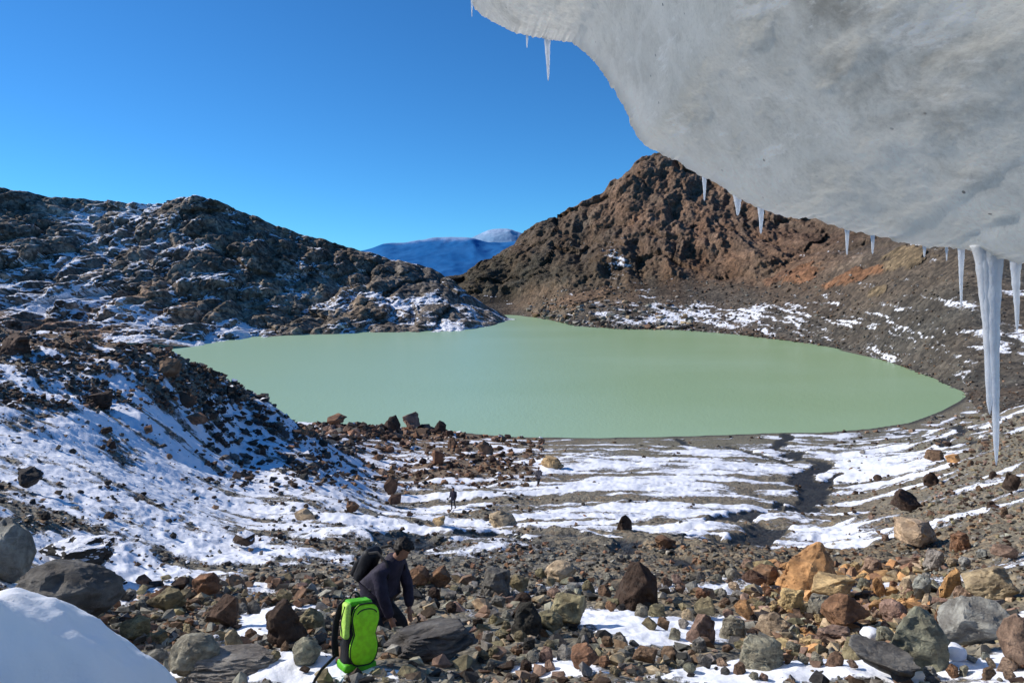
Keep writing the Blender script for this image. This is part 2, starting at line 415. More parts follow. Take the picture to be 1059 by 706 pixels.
zero = 0 * Xg
# relief: broad hummocks, cobble scale roughness
amp = np.clip(Yg / 40, .12, 1.0) * (1 - .75 * np.exp(-(((PXg - 700) / 260) ** 2 + ((PYg - 495) / 45) ** 2)))
lslope = sstep(360, 280, PXg) * sstep(610, 580, PYg)
rel = amp * 1.1 * fbm(Xg / 9, Yg / 9, zero, 3, 21) + (np.clip(Yg / 25, .35, 1) * (.30 - .22 * lslope)) * fbm(Xg / 2.2, Yg / 2.2, zero, 3, 31) + .10 * fbm(Xg / .6, Yg / .6, zero, 3, 41, ridged=True) * np.clip(Yg / 12, .5, 1)
spur = np.exp(-(((PXg - 130) / 190) ** 2 + ((PYg - 400) / 45) ** 2))
rel += spur * 1.1 * fbm(Xg / 5, Yg / 5, zero, 4, 51, ridged=True)
rel -= .25 * wet * np.clip(Yg / 30, .2, 1)
c8 = P(402, 0, 8.35); rel -= .42 * np.exp(-(((Xg - c8.x) / .55) ** 2 + ((Yg - 8.45) / .6) ** 2))
Zg = Zg + rel
# shore: the ground meets the water along the outline
k = sstep(0, 26, sd)
shore_z = np.where(sd > 0, .05 * sd + .12 * fbm(Xg / 3, Yg / 3, zero, 3, 61) * np.clip(sd / 4, 0, 1), .25 * sd)
Zg = np.where(sd < 0, shore_z, k * np.maximum(Zg, .1) + (1 - k) * shore_z)
# snow field
S0 = blobs(PXg, PYg, [
 (60,460,150,70,.72),(150,520,120,50,.74),(250,535,90,50,.70),(100,345,130,22,.36),(200,400,50,28,.38),(290,455,55,35,.64),(40,570,60,30,.62),
 (330,520,60,40,.66),(380,490,60,25,.54),(400,445,70,18,.44),(480,460,40,14,.42),(470,520,60,18,.62),(620,490,110,20,.62),(740,480,90,20,.62),
 (640,535,110,16,.62),(760,515,70,18,.66),(690,555,60,8,.55),(650,458,180,8,.33),(870,460,70,12,.52),(905,488,50,16,.84),(930,470,50,10,.7),(960,450,40,12,.38),
 (880,520,80,10,.36),(880,562,60,10,.62),(950,555,50,10,.44),(1030,520,40,30,.34),(1030,460,40,30,.36),
 (580,516,55,3.0,.05),(722,517,48,2.6,.1),(655,535,42,5,.0),(560,500,45,2.6,.1),(690,500,32,3.4,.1),(772,499,32,4.4,.1),(765,509,20,3.4,.15),(520,484,40,3,.1),(770,545,30,4,.15),(640,488,40,2.6,.15),(540,528,40,5,.1),
 (600,583,110,14,.55),(480,592,60,12,.62),(450,570,40,8,.5),(610,600,40,6,.55),(520,575,40,6,.55),(700,590,60,10,.40),(850,600,120,14,.34),
 (400,575,40,14,.50),(330,600,50,20,.28),(560,620,90,14,.42),(632,650,50,13,.95),(690,672,62,11,.98),(640,668,36,8,.85),(755,652,28,7,.8),(600,696,40,7,.8),(555,692,30,6,.7),(640,700,24,5,.55),
 (268,655,16,14,.9),(85,600,40,18,.68),(130,615,34,8,.62),(190,660,60,16,.32),(850,700,90,9,1.0),(770,699,40,6,.8),(1040,692,30,10,.95),(935,640,16,5,.65),(600,640,14,6,.6),
 (262,700,80,9,.95),(390,702,44,8,.85),(800,640,60,20,.26),(960,620,90,25,.24),(730,630,90,10,.18),(450,680,50,25,.22),(500,640,40,14,.34),
 (600,676,40,12,.1),(760,685,50,10,.12),(520,670,40,16,.1),(900,670,60,10,.1)], .30)
# streaky pattern: across the flats along X, on the left slope down the fall line
ang = math.radians(-26); ca, sa = math.cos(ang), math.sin(ang)
us = Xg * ca + Yg * sa; vs = -Xg * sa + Yg * ca
wq = fbm(Xg / 22, Yg / 16, zero, 3, 75)
wq = wq + 1.1 * fbm(Xg / 15, Yg / 34, zero, 2, 76)
n_flat = fbm(Xg / 24 + .9 * wq, (Yg + .18 * Xg * np.sin(Xg / 31)) / 8.5 + 1.3 * wq, zero, 5, 71, gain=.48)
n_flat = .62 * n_flat + .80 * fbm(Xg / 13 + .6 * wq, (Yg + .18 * Xg * np.sin(Xg / 31)) / 3.4 + 1.2 * wq, zero, 4, 73, gain=.5)
ws = fbm(Xg / 7, Yg / 7, zero, 3, 82)
n_slope = .8 * fbm(us / 7 + .8 * ws, vs / 1.9 + 1.5 * ws, zero, 5, 81, gain=.6) + .35 * fbm(Xg / 3, Yg / 3, zero, 4, 83, gain=.6)
n_near = fbm(Xg / 1.5, Yg / 1.2, zero, 4, 91, gain=.55)
wsl = sstep(420, 300, PXg) ; wnr = sstep(14, 8, Yg)
nn = n_flat * (1 - wsl) + n_slope * wsl; nn = nn * (1 - wnr) + n_near * wnr
crestm = 0.10 * fbm(Xg / 1.0, Yg / 1.0, zero, 3, 101)
snow = S0 + nn * (1.0 - .35 * wnr) + crestm * 1.3
snow = snow - .25 * rel / (amp * .9 + .25) * .5
snow = np.where(wet > .25, snow - wet * .8, snow)
snow -= (1 - sstep(1.0, 3.0, np.maximum(sd, 0) + 1.2 * wn)) * .35 * (PXg > 430)
snow = np.clip(.5 + (snow - .5) * 1.35, -.4, 1.4).astype(np.float32)
cover = sstep(.42, .6, snow)
Zg = Zg + cover * np.clip(.02 + Yg * .0012, 0, .10) * (.7 + .6 * fbm(Xg / 1.6, Yg / 1.6, zero, 2, 111))
tone = blobs(PXg, PYg, [(90,345,160,26,(1.0,.72,.55)),(430,455,120,25,(1.15,.8,.6)),(860,600,140,40,(1.05,.9,.72)),(650,460,300,14,(.95,.96,.88)),(480,580,100,16,(.75,.75,.75)),
   (1040,450,60,60,(1.05,1.0,.9)),(900,450,120,12,(.85,.86,.8))], (1.0, .96, .9)) * (1 + .25 * fbm(Xg / 6, Yg / 6, zero, 3, 121))[..., None]
PYr = HY + (ZC - Zg) / Yg * F
fc = grid_faces(*Xg.shape)
sdf_ = sd.ravel()[fc].max(1)
fc = fc[sdf_ > -14]
V = np.stack([Xg, Yg, Zg], -1).reshape(-1, 3)
M_GROUND = mat_ground()
ground = link('ground', mesh_np('ground', V, fc[:, ::1], M_GROUND, {'snow': snow.ravel(), 'wet': wet.ravel(), 'tone': tone.reshape(-1, 3)}))
tag(ground, kind='structure')

# first visible ground along each column (nearest point whose picture row reaches py)
CMIN = np.minimum.accumulate(np.where(Dg > 2.2, PYr, 1e5), 0)
def hit(px, py):
    c = int(np.argmin(np.abs(gpx - px)))
    col = CMIN[:, c]; i = int(np.searchsorted(-col, -py))
    i = min(max(i, 1), len(gd) - 1)
    return Vector((Xg[i, c], Yg[i, c], Zg[i, c])), float(gd[i]), float(sd[i, c])

# ------------------------------------------------------------------ hills as sheets between a foot and a skyline
def hill(cols, pxs, nt, relief, back=(1.12, 90)):
    keys = sorted(cols); nk = len(cols[keys[0]])
    tt = np.linspace(0, 1, nt); kt = np.linspace(0, 1, nk)
    Lk = np.array([[math.log(d) for d, _ in cols[k]] for k in keys]); Yk = np.array([[p for _, p in cols[k]] for k in keys])
    Lc = np.stack([pchip(keys, Lk[:, j], pxs) for j in range(nk)], 1); Yc = np.stack([pchip(keys, Yk[:, j], pxs) for j in range(nk)], 1)
    L = np.stack([pchip(kt, Lc[i], tt) for i in range(len(pxs))], 1); Y = np.stack([pchip(kt, Yc[i], tt) for i in range(len(pxs))], 1)
    nb = 30; bt = np.linspace(0, 1, nb + 1)[1:]
    L = np.concatenate([L, L[-1:] + bt[:, None] * math.log(back[0])]); Y = np.concatenate([Y, Y[-1:] + (bt ** 1.3)[:, None] * back[1]])
    T = np.concatenate([tt, 1 + bt])[:, None] + 0 * L
    PX = pxs[None, :] + 0 * L; D = np.exp(L)
    X = (PX - CX) / F * D; Z = ZC - (Y - HY) / F * D
    X, D, Z = relief(PX, Y, T, X, D, Z)
    return PX, Y, T, X, D, Z

def hill_obj(name, PX, X, D, Z, mat, snow, tone):
    V = np.stack([X, D, Z], -1).reshape(-1, 3)
    o = link(name, mesh_np(name, V, grid_faces(*X.shape), mat, {'snow': snow.ravel(), 'tone': tone.reshape(-1, 3)}))
    return tag(o, kind='structure')

LEFT = {-300: [(300,362),(380,300),(460,220),(520,165)], -100: [(310,362),(390,300),(460,230),(520,180)], 0: [(320,356),(400,305),(470,245),(530,194)],
 45: [(322,356),(405,310),(475,250),(540,201)], 100: [(325,356),(405,315),(480,262),(560,206)], 150: [(330,356),(415,316),(485,266),(565,211)],
 195: [(345,359),(425,318),(490,262),(570,206)], 240: [(370,357),(440,318),(510,268),(585,216)], 300: [(415,350),(470,320),(530,280),(600,238)],
 350: [(428,348.5),(490,320),(540,292),(610,252)], 400: [(436,347.5),(490,322),(550,294),(620,267)], 440: [(436,347),(490,325),(550,300),(620,275)],
 480: [(436,347),(475,335),(530,318),(600,300)], 505: [(470,344),(500,337),(540,328),(600,317)], 530: [(560,335),(585,331),(605,330),(630,331)]}
def rel_left(PX, Y, T, X, D, Z):
    z0 = 0 * X
    env = sstep(0, .10, T)
    f1, s1, v1 = cells(X / 22 + .3 * pnoise(X / 20, D / 40, z0, 2), (D * .75 + Z) / 52, 1)
    f2, s2, v2 = cells(X / 9 + .35 * pnoise(X / 8, D / 16, z0, 4), (D * .7 + Z * 1.2) / 21, 2)
    f3, s3, v3 = cells(X / 3.8, (D * .7 + Z * 1.2) / 8.5, 3)
    knob = (s1 - f1) * 17 + (v1 - .5) * 14 + (s2 - f2) * 6.5 + (v2 - .5) * 6 + (s3 - f3) * 2.2 + (v3 - .5) * 2.6
    rid = 8 * fbm(X / 70, D / 70, Z / 60, 2, 5) + 7 * fbm(X / 17, D / 42, Z / 30, 5, 6, ridged=True) + 1.6 * fbm(X / 3.5, D / 7, Z / 5, 3, 8, ridged=True)
    rel_left.valley = sstep(.22, .04, s1 - f1) * .6 + sstep(.2, .04, s2 - f2) * .4
    tot = (knob * .75 + rid * .8 - 8) * (.2 + .8 * env)
    tot *= np.interp(PX, [300, 480, 530], [1, .55, .25])
    fade = np.where(T > .90, .5, 1.0)
    return X + .25 * tot * (v2 - .3), D - .85 * tot, Z + .34 * tot * fade
def grid_nz(X, D, Z):
    def dv(a, ax): return np.gradient(a, axis=ax)
    ax_, ay_, az_ = dv(X, 1), dv(D, 1), dv(Z, 1); bx_, by_, bz_ = dv(X, 0), dv(D, 0), dv(Z, 0)
    nx = ay_ * bz_ - az_ * by_; ny = az_ * bx_ - ax_ * bz_; nz = ax_ * by_ - ay_ * bx_
    return np.abs(nz) / np.sqrt(nx * nx + ny * ny + nz * nz + 1e-9)
pxs = np.arange(-320, 536, 1.3)
PX, Y, T, X, D, Z = hill(LEFT, pxs, 330, rel_left)
gz = np.gradient(Z, axis=0) / np.maximum(np.abs(np.gradient(D, axis=0)), .15)
flat = sstep(1.3, .35, gz)
pc = sstep(.1, .5, fbm(X / 30, D / 30, Z / 24, 3, 12) + .25)
sn = blobs(PX, Y, [(60,310,40,16,.78),(40,280,30,20,.62),(140,238,30,14,.62),(185,255,28,16,.74),(200,290,40,14,.66),(75,250,30,20,.58),(240,270,30,30,.40),(215,345,50,8,.8),(345,325,20,10,.7),
   (440,318,50,12,.62),(300,315,50,20,.42),(100,225,60,10,.6),(330,260,40,15,.3),(420,290,40,10,.2),(260,225,40,10,.3),(20,240,30,30,.3)], .45)
nzl = grid_nz(X, D, Z)
snow_l = sn + .8 * (nzl - .78) + .22 * (rel_left.valley - .35) + .85 * fbm(X / 30, D / 40, Z / 20, 5, 15, gain=.55) - .12
wx_ = 14 * fbm(X / 14, D / 20, Z / 14, 4, 44); wy_ = 9 * fbm(X / 14, D / 20, Z / 14, 4, 45)
tv_ = .75 + .6 * sstep(-.3, .35, fbm(X / 9, D / 16, Z / 9, 4, 47))
tone_l = tv_[..., None] * blobs(PX + wx_, Y + wy_, [(150,320,40,14,(1.5,1.1,.8)),(30,350,70,14,(1.3,.85,.6)),(370,310,26,14,(1.45,1.2,.95)),(300,265,60,18,(.85,.72,.62)),(440,285,60,14,(.7,.68,.66)),(80,215,20,16,(1.5,1.5,1.45)),
   (310,298,30,14,(1.3,1.35,1.25)),(280,310,50,20,(1.1,1.0,.85))], (1.0, .93, .86)) * (1 + .4 * fbm(X / 16, D / 16, Z / 16, 3, 16))[..., None]
M_HILL = mat_hill('left hill rock', [(.28, (.032, .030, .028)), (.43, (.095, .088, .08)), (.54, (.23, .207, .18)), (.70, (.44, .40, .345))], 1.0, 1.2, .8)
hill_obj('hill', PX, X, D, Z, M_HILL, snow_l, tone_l)

RIGHT = {430: [(680,333),(760,322),(810,312),(870,303),(960,296)], 470: [(660,333),(690,324),(740,314),(810,302),(920,288)], 500: [(640,333),(665,325),(720,311),(800,291),(900,271)],
 525: [(640,330.5),(668,325),(720,310),(800,285),(900,257)], 545: [(610,331),(640,326.5),(690,310),(780,280),(890,240)], 560: [(585,334),(608,328),(660,309),(760,275),(880,232)], 600: [(480,344),(505,336),(600,306),(730,268),(860,214)],
 620: [(466,345),(490,337.5),(590,304),(720,260),(855,204)], 640: [(458,345),(479,338.5),(580,301),(710,252),(850,185)], 670: [(456,345),(472,339.5),(572,299),(700,243),(850,161)], 690: [(450,346),(468,340),(568,297),(695,238),(850,159)], 720: [(438,348),(456,341),(560,296),(690,238),(840,172)],
 800: [(375,359),(395,349),(490,300),(640,240),(800,165)], 850: [(335,368),(354,356),(440,294),(600,230),(760,165)], 900: [(285,381),(304,367),(392,278),(560,215),(740,165)],
 950: [(232,396),(252,383),(355,262),(520,200),(720,160)], 1000: [(180,424),(206,403),(320,260),(500,195),(700,150)], 1059: [(140,432),(190,397),(300,268),(480,190),(680,140)],
 1200: [(115,438),(170,375),(280,260),(450,160),(650,120)], 1500: [(80,445),(140,360),(250,230),(420,120),(600,80)]}
def rel_right(PX, Y, T, X, D, Z):
    z0 = 0 * X
    cliff = sstep(.46, .60, T + .05 * fbm(X / 30, D / 30, z0, 3, 33)); env = sstep(.03, .18, T)
    # slanting ribs and gullies
    q = X * .8 + Z * .9; r = -X * .35 + D * .5 + Z * .8
    q = X * .85 - Z * .55; r = X * .5 + Z * .85 + D * .2
    rib = 11 * fbm(q / 48, r / 150, z0, 3, 23, ridged=True) + 7 * fbm(q / 17, r / 60, z0, 4, 24, ridged=True) + 3.4 * fbm(q / 6.5, r / 18, D / 30, 4, 34, ridged=True, gain=.6) + 1.3 * fbm(q / 2.5, r / 5, D / 9, 3, 35, ridged=True)
    f2, s2, v2 = cells(X / 13 + .4 * pnoise(X / 9, Z / 9, z0, 4), (D * .5 + Z * 1.2) / 15, 5)
    f3, s3, v3 = cells(X / 5, (D * .6 + Z * 1.2) / 5.5, 6)
    f1, s1, v1 = cells((X * .9 + Z * .5) / 32 + .3 * pnoise(X / 20, Z / 20, z0, 7), (D * .5 + Z * .9 - X * .4) / 46, 9)
    rock = 1.15 * rib + (s1 - f1) * 8 + (v1 - .5) * 12 + (s2 - f2) * 2.4 + (v2 - .5) * 2.6 + (s3 - f3) * .8 + (v3 - .5) * 1.0 - 6 + 12 * fbm(X / 90, D / 90, Z / 90, 2, 25)
    scree = 1.6 * fbm(X / 18, D / 18, z0, 4, 26) + .5 * fbm(X / 4, D / 4, z0, 3, 27) + .35 * (v3 - .5)
    s = np.clip(D / 450, .35, 1.2)
    tot = (cliff * (rock - 3) + (1 - cliff) * scree) * env * s
    fade = np.where(T > .95, .5, 1.0)
    rel_right.cliff = cliff; rel_right.rib = rib; rel_right.q = q / 14; rel_right.r = r / 60
    return X - .2 * tot * cliff, D - .75 * tot * cliff, Z + (.35 * cliff + .5 * (1 - cliff)) * tot * fade
pxs = np.concatenate([np.arange(430, 1100, 1.25), np.linspace(1100, 1500, 60)[1:]])
PX, Y, T, X, D, Z = hill(RIGHT, pxs, 380, rel_right)
cliff = rel_right.cliff
q = X * .55 + Z * .2; 
sn = blobs(PX, Y, [(740,328,70,7,.60),(700,326,50,7,.62),(820,335,70,10,.46),(650,320,40,8,.40),(900,330,60,15,.36),(1000,340,50,20,.40),(960,370,40,15,.38),(640,272,12,14,.46),(600,225,30,12,.24),(690,220,40,20,.10),
  (560,290,40,12,.12),(600,310,30,8,.3),(760,250,60,30,.08),(860,262,60,10,.34),(560,262,30,10,.28)], .26)
st = fbm((X * .75 - D * .65) / 26 + .5 * pnoise(X / 20, D / 20, 0 * X, 3), Z / 2.6 + (X * .75 - D * .65) / 30 + .4 * pnoise(X / 9, D / 9, 0 * X, 4), 0 * X, 5, 28, gain=.55)
snow_r = sn + np.where(cliff > .5, .42, .62) * st - .02
wx_ = 16 * fbm(X / 14, D / 20, Z / 14, 4, 44); wy_ = 9 * fbm(X / 14, D / 20, Z / 14, 4, 45)
tv_ = np.where(cliff > .5, .50 + .85 * sstep(-6, 9, rel_right.rib), 1.0); hv_ = fbm(rel_right.q, rel_right.r, 0 * X, 5, 48)  # cavity shade painted into the tone: gullies darker, ribs brighter
def outc(x, y, rx, ry): return sstep(.42, .56, np.exp(-(((PX - x) / rx) ** 2 + ((Y - y + (PX - x) * .28) / ry) ** 2)) + .55 * fbm(X / 7, D / 10, Z / 6, 4, 49))
OCS = [(884,287,34,6,(1.9,1.18,.78)),(826,290,24,8,(2.0,1.25,.85)),(800,293,14,6,(1.7,1.15,.85)),(936,268,28,12,(1.55,1.38,1.02)),(907,301,12,6,(1.5,1.35,1.0)),(600,309,46,6,(1.7,1.35,1.05)),(690,262,30,8,(1.35,1.1,.95))]
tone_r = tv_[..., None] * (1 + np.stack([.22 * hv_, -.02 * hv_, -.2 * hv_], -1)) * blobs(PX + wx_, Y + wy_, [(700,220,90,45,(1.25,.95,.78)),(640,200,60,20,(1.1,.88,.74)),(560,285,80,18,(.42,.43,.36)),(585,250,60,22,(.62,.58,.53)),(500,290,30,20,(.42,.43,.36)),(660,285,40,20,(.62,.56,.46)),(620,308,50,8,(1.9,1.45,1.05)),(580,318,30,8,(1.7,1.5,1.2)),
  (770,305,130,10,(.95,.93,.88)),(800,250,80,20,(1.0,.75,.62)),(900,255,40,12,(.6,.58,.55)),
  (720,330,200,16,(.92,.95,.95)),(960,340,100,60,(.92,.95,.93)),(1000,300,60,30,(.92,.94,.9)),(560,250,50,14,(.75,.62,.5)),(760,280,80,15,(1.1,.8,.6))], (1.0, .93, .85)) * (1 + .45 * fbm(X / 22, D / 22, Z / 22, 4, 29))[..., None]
for x_, y_, rx_, ry_, tc_ in OCS:
    o_ = outc(x_, y_, rx_, ry_); tone_r = tone_r * (1 - o_[..., None]) + o_[..., None] * np.array(tc_) * (.7 + .5 * sstep(-.3, .3, fbm(X / 3, D / 5, Z / 3, 3, 50)))[..., None]
    D = D - 2.6 * o_ * (1 + .7 * fbm(X / 4, D / 6, Z / 4, 3, 51)); Z = Z + .8 * o_; snow_r = snow_r - .3 * o_
M_MTN = mat_hill('right mountain rock', [(.30, (.035, .031, .028)), (.46, (.085, .072, .060)), (.58, (.14, .115, .092)), (.74, (.25, .21, .17))], 1.1, 1.0, .75)
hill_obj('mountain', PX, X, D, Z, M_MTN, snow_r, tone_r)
RX = dict(PX=PX, Y=HY + (ZC - Z) / D * F, X=X, D=D, Z=Z, cliff=cliff)

# far ranges
def far_range(name, line, dist, mat, amp, seed):
    pxs = np.linspace(line[0][0], line[-1][0], 420); ys = pchip([a for a, _ in line], [b for _, b in line], pxs)
    nt = 90; t = np.linspace(0, 1, nt)[:, None]
    Dm = dist * (.80 + .20 * t) + 0 * pxs[None]; top = ZC - (ys - HY) / F * dist
    Zm = -150 + (top[None] + 150) * t ** 1.15
    Xm = (pxs[None] - CX) / F * Dm
    r = fbm(Xm / (amp * 9), Dm / (amp * 9), 0 * Xm, 6, seed, ridged=True)
    Dm = Dm - r * amp * 1.5 * (1 - t * .5); Zm = Zm + r * amp * .22 * t + .05 * amp * fbm(Xm / (amp * 1.2), Dm / (amp * 1.2), 0 * Xm, 4, seed + 3) * t
    Db = np.concatenate([Dm, Dm[-1:] + dist * .1]); Zb = np.concatenate([Zm, Zm[-1:] * 0 - 200]); Xb = np.concatenate([Xm, Xm[-1:]])
    V = np.stack([Xb, Db, Zb], -1).reshape(-1, 3)
    return tag(link(name, mesh_np(name, V, grid_faces(*Xb.shape), mat)), kind='structure')
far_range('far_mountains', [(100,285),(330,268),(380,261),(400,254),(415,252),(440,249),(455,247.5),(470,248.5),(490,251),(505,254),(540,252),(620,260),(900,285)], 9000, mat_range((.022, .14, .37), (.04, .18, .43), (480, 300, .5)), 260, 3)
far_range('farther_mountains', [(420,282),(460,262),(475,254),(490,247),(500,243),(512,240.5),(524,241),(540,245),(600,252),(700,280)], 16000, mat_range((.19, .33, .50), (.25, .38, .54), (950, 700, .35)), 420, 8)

# wide valley floor under everything, and the lake sheet
bm = bmesh.new(); bmesh.ops.create_grid(bm, x_segments=2, y_segments=2, size=30000)
tag(bm_obj('terrain', bm, plain('valley floor', (.05, .07, .06), .95, .3, .002, .0), loc=(0, 12000, -160)), kind='structure')
lx = np.linspace(-320, 330, 60); ly = np.linspace(95, 760, 60); LX, LY = np.meshgrid(lx, ly)
tag(link('lake', mesh_np('lake', np.stack([LX, LY, 0 * LX], -1).reshape(-1, 3), grid_faces(60, 60), mat_water())), kind='structure')

# ------------------------------------------------------------------ the ice overhang
M_ICE = mat_ice(); M_ICICLE = mat_icicle(); M_SNOW = mat_snow()
LIP = [(330,-190,9.2),(400,-110,8.5),(440,-60,8),(470,-20,7.6),(485,0,7.3),(497,16,7.1),(515,27,6.9),(540,38,6.7),(565,42,6.5),(590,46,6.3),(608,58,6.1),(622,75,5.9),(633,92,5.7),(645,112,5.55),
 (653,132,5.4),(660,145,5.3),(680,158,5.2),(705,172,5.05),(725,183,4.95),(745,194,4.85),(765,208,4.75),(790,219,4.6),(820,226,4.5),(850,231,4.35),(880,238,4.2),(910,246,4.1),
 (940,253,3.95),(970,257,3.85),(1000,262,3.7),(1030,269,3.6),(1059,274,3.5),(1120,285,3.3),(1200,300,3.1),(1350,330,2.8),(1600,400,2.5),(1900,520,2.2)]
lp = np.array([P(*a) for a in LIP]); cum = np.concatenate([[0], np.cumsum(np.linalg.norm(np.diff(lp, axis=0), axis=1))])
ns = 940; s_ = np.linspace(0, cum[-1], ns)
Lp = np.stack([pchip(cum, lp[:, i], s_) for i in range(3)], 1)
jit = .04 * fbm(s_ * 3.0, 0 * s_, 0 * s_, 5, 77, gain=.62) + .018 * fbm(s_ * 14, 0 * s_, 0 * s_, 3, 79, ridged=True)
jix = .03 * fbm(s_ * 4.0, 0 * s_ + 3, 0 * s_, 4, 78)
Tg = np.stack([Lp[:, 0] * .8 + .6, -3.2 + 0 * s_, ZC + np.maximum(2.3, Lp[:, 2] - ZC + .8)], 1)
C1 = Lp + np.stack([.03 * Lp[:, 1], -.22 * Lp[:, 1], np.full(ns, .10)], 1)
C2 = np.stack([Lp[:, 0] * .95 + .35, .10 * Lp[:, 1], ZC + np.maximum(1.9, Lp[:, 2] - ZC + .55)], 1)
rows = []; rimrow = []; thinrow = []
def outer(w):
    q = w ** 1.5; return Lp + np.stack([1.3 * q + 0 * s_, .12 * w ** .5 + 1.3 * q + 0 * s_, .06 * w ** .5 + (ZC + 5.6 - Lp[:, 2]) * q], 1)
Tr = np.stack([Tg[:, 0], Tg[:, 1] - .3, np.full(ns, ZC + 6.2)], 1)  # unseen ice top, shaped flat and high to carry sunlight into the ceiling
for r in np.linspace(1, 0, 24)[:-1]:
    rows.append(outer(1.0) * (1 - r) + Tr * r + np.array([0, 0, .9 * math.sin(math.pi * r)])); rimrow.append(0.); thinrow.append(1.)
for w in np.linspace(1, 0, 26)[:-1]:
    rows.append(outer(w)); rimrow.append(float(np.clip(1 - w * 2, 0, 1))); thinrow.append(1.)
for v in np.linspace(0, 1, 210) ** 1.5:
    rows.append((1 - v) ** 3 * Lp + 3 * v * (1 - v) ** 2 * C1 + 3 * v * v * (1 - v) * C2 + v ** 3 * Tg); rimrow.append(max(0, 1 - v / .06) * .75); thinrow.append(max(0., 1 - v / .05))
rows.append(rows[0]); rimrow.append(0.); thinrow.append(1.)
# back wall down behind the viewer and over the top again
last = rows[-1]
I = np.stack(rows, 0)
rim = np.array(rimrow)[:, None] * (.75 + .5 * fbm(s_[None] * 2 + 0 * I[..., 0], 0 * I[..., 0], 0 * I[..., 0], 3, 88))
dz = .07 * fbm(I[..., 0] * .9, I[..., 1] * .9, I[..., 2] * .9, 4, 91) + .022 * fbm(I[..., 0] * 6, I[..., 1] * 5, I[..., 2] * 6, 3, 92)
lipfade = np.concatenate([np.ones(23), np.linspace(1, .15, 25), np.clip(.15 + np.linspace(0, 1, 210) ** 1.5 * 9, 0, 1), [1]])[:, None]
qa, qb = I[..., 0] * 1.5 + .5 * pnoise(I[..., 0], I[..., 1], I[..., 2], 5), (I[..., 1] - I[..., 2]) * 1.25 + .5 * pnoise(I[..., 0], I[..., 1], I[..., 2], 6)
c1_, c2_, _v = cells(qa, qb, 8); d1_, d2_, _v = cells(qa * 2.7, qb * 2.7, 9)
dz = dz + .03 * sstep(0, .9, c2_ - c1_) + .010 * sstep(0, .9, d2_ - d1_)
dz = dz + (.03 * fbm(I[..., 0] * 16, I[..., 1] * 16, I[..., 2] * 16, 3, 94)) * np.clip(rim * 1.5, 0, 1)
vfade = np.concatenate([np.zeros(23), np.exp(-np.linspace(1, 0, 26)[:-1] / .06), np.exp(-(np.linspace(0, 1, 210) ** 1.5) / .045), [0]])[:, None]
I[..., 2] += jit[None] * vfade; I[..., 0] += jix[None] * vfade
I[..., 2] += dz * lipfade; I[..., 1] += .5 * dz * lipfade
for e0, e1 in ((0, 6), (ns - 1, ns - 7)):
    cen = I[:, e0].mean(0)
    for q_ in range(6):
        cidx = e0 + q_ * (1 if e1 > e0 else -1); f_ = q_ / 6; I[:, cidx] = cen * (1 - f_) + I[:, e1] * f_
ice = link('ice_overhang', mesh_np('ice_overhang', I.reshape(-1, 3), grid_faces(*I.shape[:2]), M_ICE, {'rim': np.clip(rim, 0, 1).ravel(), 'lip': (np.exp(-np.concatenate([np.ones(23) * 9, np.zeros(25), np.linspace(0, 1, 210) ** 1.5 / .16, [9]]))[:, None] * (.7 + .6 * fbm(I[..., 0] * 1.2, I[..., 1] * 1.2, I[..., 2] * 1.2, 3, 97))).clip(0, 1).ravel(), 'thin': (np.array(thinrow)[:, None] + 0 * rim).ravel()}))
tag(ice, 'huge grey overhanging glacier ice ceiling filling the upper right, dirty and pitted', 'glacier ice')

def on_lip(px):
    a = np.array(LIP); return Vector(P(px, np.interp(px, a[:, 0], a[:, 1]), np.interp(px, a[:, 0], a[:, 2])))
def icicle(px, ytop, ytip, w, label, seed, lean=0.0, fork=None, flare=1.6):
    """tapering knobbly tube hanging down from the lip"""
    a = np.array(LIP); d = float(np.interp(px, a[:, 0], a[:, 2])) + .02
    top = P(px, ytop, d); ln = (ytip - ytop) / F * d; r0 = w / 2 / F * d
    bm = bmesh.new(); rr = random.Random(seed)
    def tube(x0, x1, z0, z1, ra, rb, y0=0.0, fl=flare, nseg=40, ns=14):
        prev = None; ph = rr.random() * 6
        for i in range(nseg + 1):
            t = i / nseg; z = z0 + (z1 - z0) * t
            r = (ra + (rb - ra) * t) * (1 + .035 * math.sin(t * 31 + ph) + .03 * math.sin(t * 57 + ph * 2) + rr.uniform(-.03, .03)) * (1 + (fl - 1) * math.exp(-t * 11))
            if t > .93: r *= max(.05, (1 - t) / .07) ** .5
            cx = x0 + (x1 - x0) * t + .04 * ra * math.sin(t * 9 + ph)
            ring = [bm.verts.new((cx + r * math.cos(2 * math.pi * k / ns), y0 + r * .9 * math.sin(2 * math.pi * k / ns), z)) for k in range(ns)]
            if prev:
                for k in range(ns): bm.faces.new((prev[k], ring[k], ring[(k + 1) % ns], prev[(k + 1) % ns]))
            else: bm.faces.new(ring)
            prev = ring
        bm.faces.new(prev[::-1])
    tube(0, lean / F * d, .05, -ln, r0, r0 * .22)
    if fork:
        for (dx, wf, lf, dx1) in fork: tube(dx / F * d, dx1 / F * d, .05, -lf / F * d, wf / 2 / F * d, wf * .15 / F * d, .01)
    bmesh.ops.recalc_face_normals(bm, faces=bm.faces)
    o = bm_obj('icicle', bm, M_ICICLE, loc=top)
    tag(o, label, 'icicle', 'icicles hanging along the lip of the ice')
icicle(1026, 264, 481, 17, 'longest and thickest icicle, a tall white column hanging far down at the right', 1, 4.5, [(-12, 11, 105, -3), (-6, 14, 165, -1), (9, 10, 36, 6)])
icicle(994, 258, 318, 7, 'slim straight icicle just left of the longest one', 2, 0)
icicle(1050, 270, 342, 11, 'tapering icicle at the right edge, right of the longest one', 3, 2)
icicle(566, 40, 84, 7, 'thin lone icicle against blue sky on the upper lip', 4, 1)
